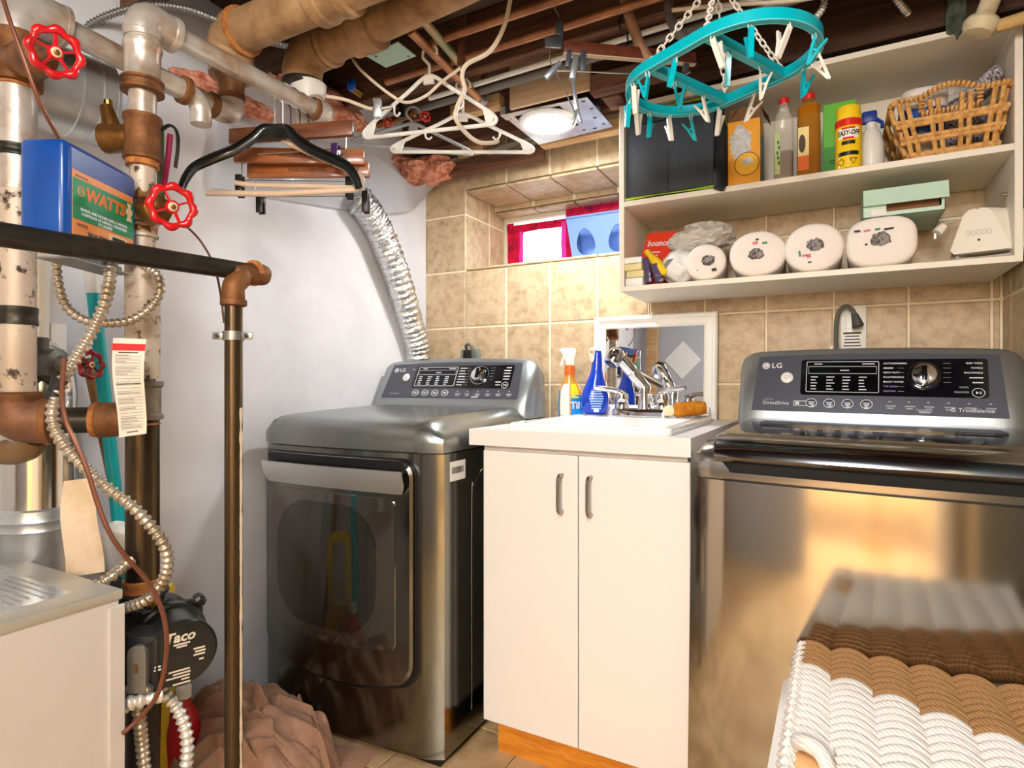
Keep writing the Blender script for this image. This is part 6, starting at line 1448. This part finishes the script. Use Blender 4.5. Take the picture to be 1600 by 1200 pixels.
# brown bar hangers
BAR = pm('bar_wood', (166,98,46), .4, col2=(124,66,28), stretch=(3,30,30), scale=3, lo=.35, hi=.7, coat=.25)
BARD = pm('bar_wood_dark', (118,66,36), .4, col2=(84,46,26), stretch=(3,30,30), scale=3, lo=.35, hi=.7, coat=.2)
def clip(par, x, z, mat=None):
    mat = mat or BLACK
    c = MB()
    c.box(x-.009, x+.009, -.012, -.006, z-.045, z+.012, .002).box(x-.009, x+.009, .006, .012, z-.045, z+.012, .002)
    o = c.build('clip', mat, par); MB().tube([(x-.010,0,z-.010),(x+.010,0,z-.010)], .006, 8).build('clip_spring', HWIRE, o); return o
def bar_hanger(label, loc, rot, drop, L, mat, letter, clips, wire_drop=.03):
    t = build_at_origin('bar_hanger', label)
    hook(MB(), drop+.004).build('hook', IRON, t)
    MB().box(-L/2, L/2, -.008, .008, -drop-.040, -drop, .003).build('bar', mat, t)
    if letter: text('HOLLISTER CO.', .015, (0, -.0082, -drop-.020), X, Z, pm('burnt_letter', (84,40,18), .6), t, bold=.01)
    z_ = -drop-.040
    MB().tube([(-L/2+.02,0,z_+.004),(-L/2+.02,0,z_-wire_drop),(L/2-.02,0,z_-wire_drop),(L/2-.02,0,z_+.004)], .0018, 6).build('clip_rod', HWIRE, t)
    for x, m in clips: clip(t, x, z_-wire_drop, m)
    place(t, loc, rot); return t
PUR = pm('purple_clip', (60,30,84), .3, coat=.4)
S1p = lambda y: Vector((-1.25, y, 1.8195))
bar_hanger('brown wooden bar hanger highest of the three behind the black hanger', S1p(1.085), TH-math.radians(9), .098, .345, BARD, True, ((.125, PUR),))
bar_hanger('brown wooden bar hanger in the middle of the three', S1p(1.115), TH+math.radians(3), .150, .34, BAR, True, ((-.155, BLACK), (.13, None)), .045)
bar_hanger('brown wooden bar hanger lowest of the three, just above the beige trouser bars', S1p(1.145), TH-math.radians(1), .178, .33, BAR, True, ((-.13, BLACK), (.155, BLACK)), .05)
# beige trouser hanger
t = build_at_origin('trouser_hanger', 'beige open-ended trouser hanger below the black hanger')
BEI = pm('beige_plastic', (216,190,164), .45)
hook(MB(), .15).build('hook', WHITEPL, t)
MB().tube(spl([(0,0,-.145),(.05,0,-.17),(.13,0,-.205),(.19,0,-.235),(.205,0,-.25),(.20,0,-.272),(.17,0,-.276),(.0,0,-.283),(-.10,0,-.282),(-.2,0,-.280)], 5), .0078, 12).build('lower_bar', BEI, t)
MB().tube(spl([(-.13,.012,-.250),(-.10,.012,-.255),(-.06,.012,-.258),(.06,.010,-.262),(.18,.004,-.270)], 5), .0065, 10).build('upper_bar', BEI, t)
place(t, S1p(1.06), TH-math.radians(2))
# white tubular hangers
def tube_hanger(label, loc, rot, W_, sh, dropn, mat=WHITEPL, tilt=0, r=.0056, notch=True):
    t = build_at_origin('tube_hanger', label)
    hook(MB(), dropn, .0042, .022).build('hook', mat, t)
    w2 = W_/2; zt = -dropn
    P = [(0,0,zt),(w2*.35,0,zt-sh*.28),(w2*.80,0,zt-sh*.68),(w2*.96,0,zt-sh*.84),(w2,0,zt-sh*.93),(w2*.95,0,zt-sh),(w2*.8,0,zt-sh),(0,0,zt-sh),(-w2*.8,0,zt-sh),(-w2*.95,0,zt-sh),(-w2,0,zt-sh*.93),(-w2*.96,0,zt-sh*.84),(-w2*.80,0,zt-sh*.68),(-w2*.35,0,zt-sh*.28)]
    MB().tube(spl([Vector(p) for p in P], 4, True), r, 10, closed=True).build('frame', mat, t)
    MB().prism([(-.016,zt-.022),(.016,zt-.022),(.012,zt+.004),(-.012,zt+.004)], (0,.004,0), X, Z, (0,-.008,0)).build('neck_plate', mat, t, smooth=False)
    for s in (-1, 1):
        MB().prism([(s*w2*.80,zt-sh*.68),(s*w2*.97,zt-sh*.86),(s*w2*.94,zt-sh*.99),(s*w2*.86,zt-sh*.97),(s*w2*.83,zt-sh*.82)], (0,.003,0), X, Z, (0,-.006,0)).build('shoulder_web', mat, t, smooth=False)
        if notch: MB().tube(spl([(s*w2*.52,0,zt-sh*.43),(s*w2*.52,0,zt-sh*.60),(s*w2*.47,0,zt-sh*.66),(s*w2*.43,0,zt-sh*.60)], 3), .003, 8).build('strap_hook', mat, t)
    place(t, loc, rot); t.rotation_euler = (0, tilt, rot); return t
h1 = U(690,108,z=1.9635); h2 = U(722,132,z=1.9635)
def on_pipe(px_, lift=.0135):
    a, b = pA; f = (px_-655)/(752-655)
    return U(px_, 62+(158-62)*f, z=1.985)+Z*lift
tube_hanger('white tube hanger nearest the left, its loop over the corner valves', on_pipe(672), TH-math.radians(18), .41, .155, .085, tilt=math.radians(2))
tube_hanger('white tube hanger lowest, reaching toward the downlight', on_pipe(724), TH-math.radians(2), .445, .118, .110, tilt=math.radians(1))
tube_hanger('grey tube hanger farthest back behind the two white hangers', on_pipe(742)+R_*-.25+Vector((-.0,.08,-.02)), TH+math.radians(14), .40, .085, .058, pm('grey_plastic', (150,150,152), .4), notch=False)
# skirt hanger with clips by the downlight
t = build_at_origin('skirt_hanger', 'dark wooden skirt hanger with metal rod and clips left of the drying rack')
hk = U(868,-30,d=1.5); L = .345
q0, q1 = U(880,74,d=1.50), U(1086,92,d=1.585)
t.location = q0
ux = (q1-q0).normalized()
MB().obox((q0+q1)/2, q1-q0, Vector((-ux.y,ux.x,0))*.016, Z*.030, .003).build('bar', pm('mahogany', (112,58,42), .4, col2=(86,44,32), stretch=(3,20,20), scale=3, coat=.2), t)
MB().obox((q0+q1)/2-Z*.0165, q1-q0, Vector((-ux.y,ux.x,0))*.014, Z*.003).build('edge_strip', pm('pale_strip', (206,180,150), .5), t)
MB().tube(spl([U(865,-20,d=1.5), U(866,10,d=1.5), U(874,26,d=1.5), U(875,42,d=1.5)], 4), .0018, 8).build('hook', HWIRE, t)
MB().obox(U(874,46,d=1.5), R_*.020, Z*.036, Fv*.014, .003).build('hook_socket', pm('slate_plastic', (60,66,74), .4), t)
MB().obox(U(865,66,d=1.5), ux*.045, Vector((-ux.y,ux.x,0))*.016, Z*.022, .003).build('end_cap', MATS['slate_plastic'], t)
MB().tube(px((868,110,1.5),(925,112,1.50),(1000,116,1.52),(1062,118,1.55)), .002, 6).build('clip_rod', HWIRE, t)
MB().tube(px((858,72,1.5),(860,98,1.5),(868,110,1.5),(895,168,1.5),(898,176,1.5)), .0018, 6).build('chrome_wire', HWIRE, t)
def slab(nm, a, b, d, wd, th, mat, par): 
    p, q = U(*a, d=d), U(*b, d=d); v = q-p; s_ = v.cross(Fv).normalized(); return MB().obox((p+q)/2, v, s_*wd, Fv*th, .0015).build(nm, mat, par)
SLT = MATS['slate_plastic']; CHR2 = pm('clip_grey', (150,158,166), .3, .6)
slab('clip_jaw', (852,122), (876,98), 1.48, .012, .012, CHR2, t); slab('clip_jaw', (886,106), (890,80), 1.49, .012, .014, SLT, t); slab('clip_jaw', (900,88), (894,124), 1.50, .016, .014, CHR2, t); slab('clip_jaw', (911,80), (911,114), 1.51, .016, .014, SLT, t)
slab('clip_jaw', (894,124), (902,172), 1.50, .010, .010, CHR2, t); slab('clip_jaw', (902,172), (894,194), 1.50, .008, .008, CHR2, t); slab('clip_jaw', (900,165), (908,192), 1.50, .008, .008, CHR2, t)
slab('clip_jaw', (1072,100), (1070,120), 1.56, .014, .014, SLT, t); slab('clip_jaw', (1050,122), (1078,112), 1.55, .008, .010, HWIRE, t)
t = build_at_origin('wire_hook', 'thin black wire hook hanging behind the rusty bent pipe')
p = U(970,25,d=1.6); t.location = p
MB().tube(spl(px((985,30,1.6),(976,22,1.6),(968,30,1.6),(970,46,1.6),(980,56,1.6),(981,72,1.6)), 4), .0022, 7).build('wire', BLACK, t); t['category'] = 'hook'

# ------------------------------------------------------------------ teal drying rack
TQ = pm('turquoise_plastic', (0,192,208), .3, transl=.12, coat=.3); PINW = pm('ivory_pin', (240,230,218), .4)
ctr = Vector((-.2345, 1.376, 1.742)); ru, rv = Vector((.893,-.45,0)), Vector((.45,.893,0))
t = thing('drying_rack', 'turquoise oval clip drying rack hanging on white chains above the washing machine', 'drying rack', ctr)
hl, hw, er = .074, .138, .138
path = []
for k in range(25): a = -PI/2+PI*k/24; path.append((hl+er*math.cos(a), hw*math.sin(a)))
for k in range(25): a = PI/2+PI*k/24; path.append((-hl+er*math.cos(a), hw*math.sin(a)))
def fold(a): return 0
def RP(a, b, z=0): return ctr+ru*a+rv*b+Z*z
def band(P, wid, hgt, closed):
    rings = []; n = len(P)
    for i, p in enumerate(P):
        a = P[(i-1) % n] if closed or i else P[i]; b = P[(i+1) % n] if closed or i < n-1 else P[i]
        tg = (b-a).normalized(); s_ = Vector((tg.y,-tg.x,0))
        rings.append([p+s_*wid/2-Z*hgt*.5, p+s_*wid/2+Z*hgt*.5, p+s_*wid*.2+Z*hgt*.5, p+s_*wid*.2-Z*hgt*.2, p-s_*wid*.2-Z*hgt*.2, p-s_*wid*.2+Z*hgt*.5, p-s_*wid/2+Z*hgt*.5, p-s_*wid/2-Z*hgt*.5])
    if closed: rings.append(rings[0])
    return MB().loft(rings, True, not closed)
band([RP(a, b) for a, b in path], .016, .022, True).build('oval_rim', TQ, t, angle=.5)
HILITE = pm('pale_turquoise_highlight', (120,226,232), .3)  # pale colour for thin loops that paint highlights along the rim edges
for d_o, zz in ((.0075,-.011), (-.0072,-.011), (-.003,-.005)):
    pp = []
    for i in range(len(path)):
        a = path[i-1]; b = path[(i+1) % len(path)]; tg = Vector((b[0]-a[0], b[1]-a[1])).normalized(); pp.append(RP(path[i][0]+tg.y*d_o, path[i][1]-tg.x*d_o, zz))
    MB().tube(pp, .0011, 5, closed=True).build('rim_highlight', HILITE, t)
for s in (-1, 1): band([RP(s*hl, -hw+.01), RP(s*hl, 0), RP(s*hl, hw-.01)], .018, .020, False).build('crossbar', TQ, t, angle=.5)
apex = RP(0, 0, .205)
def chain(a, b, nm='chain', link=.022):
    n = max(1, int((b-a).length/(link*.72))); d = (b-a).normalized(); u, v, _ = basis(d); mb = MB()
    for k in range(n):
        c = a+(b-a)*((k+.5)/n); s_ = u if k % 2 else v
        mb.tube([c+d*link*.5*math.cos(x)+s_*link*.27*math.sin(x) for x in [2*PI*i/10 for i in range(10)]], .0019, 5, closed=True)
    return mb.build(nm, PINW, t, kind='stuff')
for sa in (-1, 1):
    for sb in (-1, 1): chain(RP(sa*hl, sb*(hw-.004), .008), apex)
MB().lathe([(.001,-.01),(.016,-.008),(.02,0),(.012,.012),(.001,.02)], apex, Z, 16).build('top_swivel', TQ, t)
MB().tube(spl([apex+Z*.015, apex+Z*.03, apex+Vector((.012,0,.045)), apex+Vector((.012,0,.06)), apex+Vector((-.004,0,.068)), apex+Vector((-.012,0,.058))], 4), .004, 8).build('top_hook', TQ, t)
random.seed(12)
def pin_mesh():
    mb = MB()
    mb.prism([(-.0022,-.002),(.0022,-.002),(.0030,.022),(.0034,.050),(.0010,.058),(-.0024,.056),(-.0030,.022)], (0,.0055,0), X, -Z, (0,-.011,0))
    mb.prism([(.0008,.056),(.0052,.054),(.0148,.026),(.0250,.006),(.0215,.004),(.0112,.022),(.0036,.042)], (0,.005,0), X, -Z, (0,-.010,0))
    mb.tube([(.001,0,-.024),(.013,0,-.026)], .003, 8); return mb
def ring_mesh():
    return MB().tube([(0, .004*math.cos(x), .009+.009*math.sin(x)) for x in [2*PI*i/10 for i in range(10)]], .0014, 5, closed=True)
protoW = pin_mesh().build('clothespin', PINW, t, smooth=False); protoT = pin_mesh().build('clothespin', TQ, t, smooth=False); link = ring_mesh().build('pin_link', PINW, t)
for o in (protoW, protoT, link):
    for v in o.data.vertices: v.co = v.co+ctr
spots = []
L_ = len(path)
for i, k in enumerate((1, 5, 9, 13, 17, 21, 26, 30, 33, 36, 39, 42, 46, 49)):
    a, b = path[k % L_]; spots.append((a, b))
spots += [(-hl, .05), (-hl, -.05), (hl, .05), (hl, -.06), (0, hw), (0, -hw)]
first = {}
for i, (a, b) in enumerate(spots):
    for kind, src in (('l', link), ('p', protoW if i % 2 == 0 else protoT)):
        key = kind if kind == 'l' else ('w' if i % 2 == 0 else 't')
        o = src if key not in first else src.copy()
        if key in first: COL.objects.link(o); o.parent = t
        first[key] = 1
        p = RP(a, b, -.026 if kind == 'l' else -.020)-ctr
        o.location = p; o.rotation_euler = (random.uniform(-.25,.25), random.uniform(-.35,.35), random.uniform(0, PI))
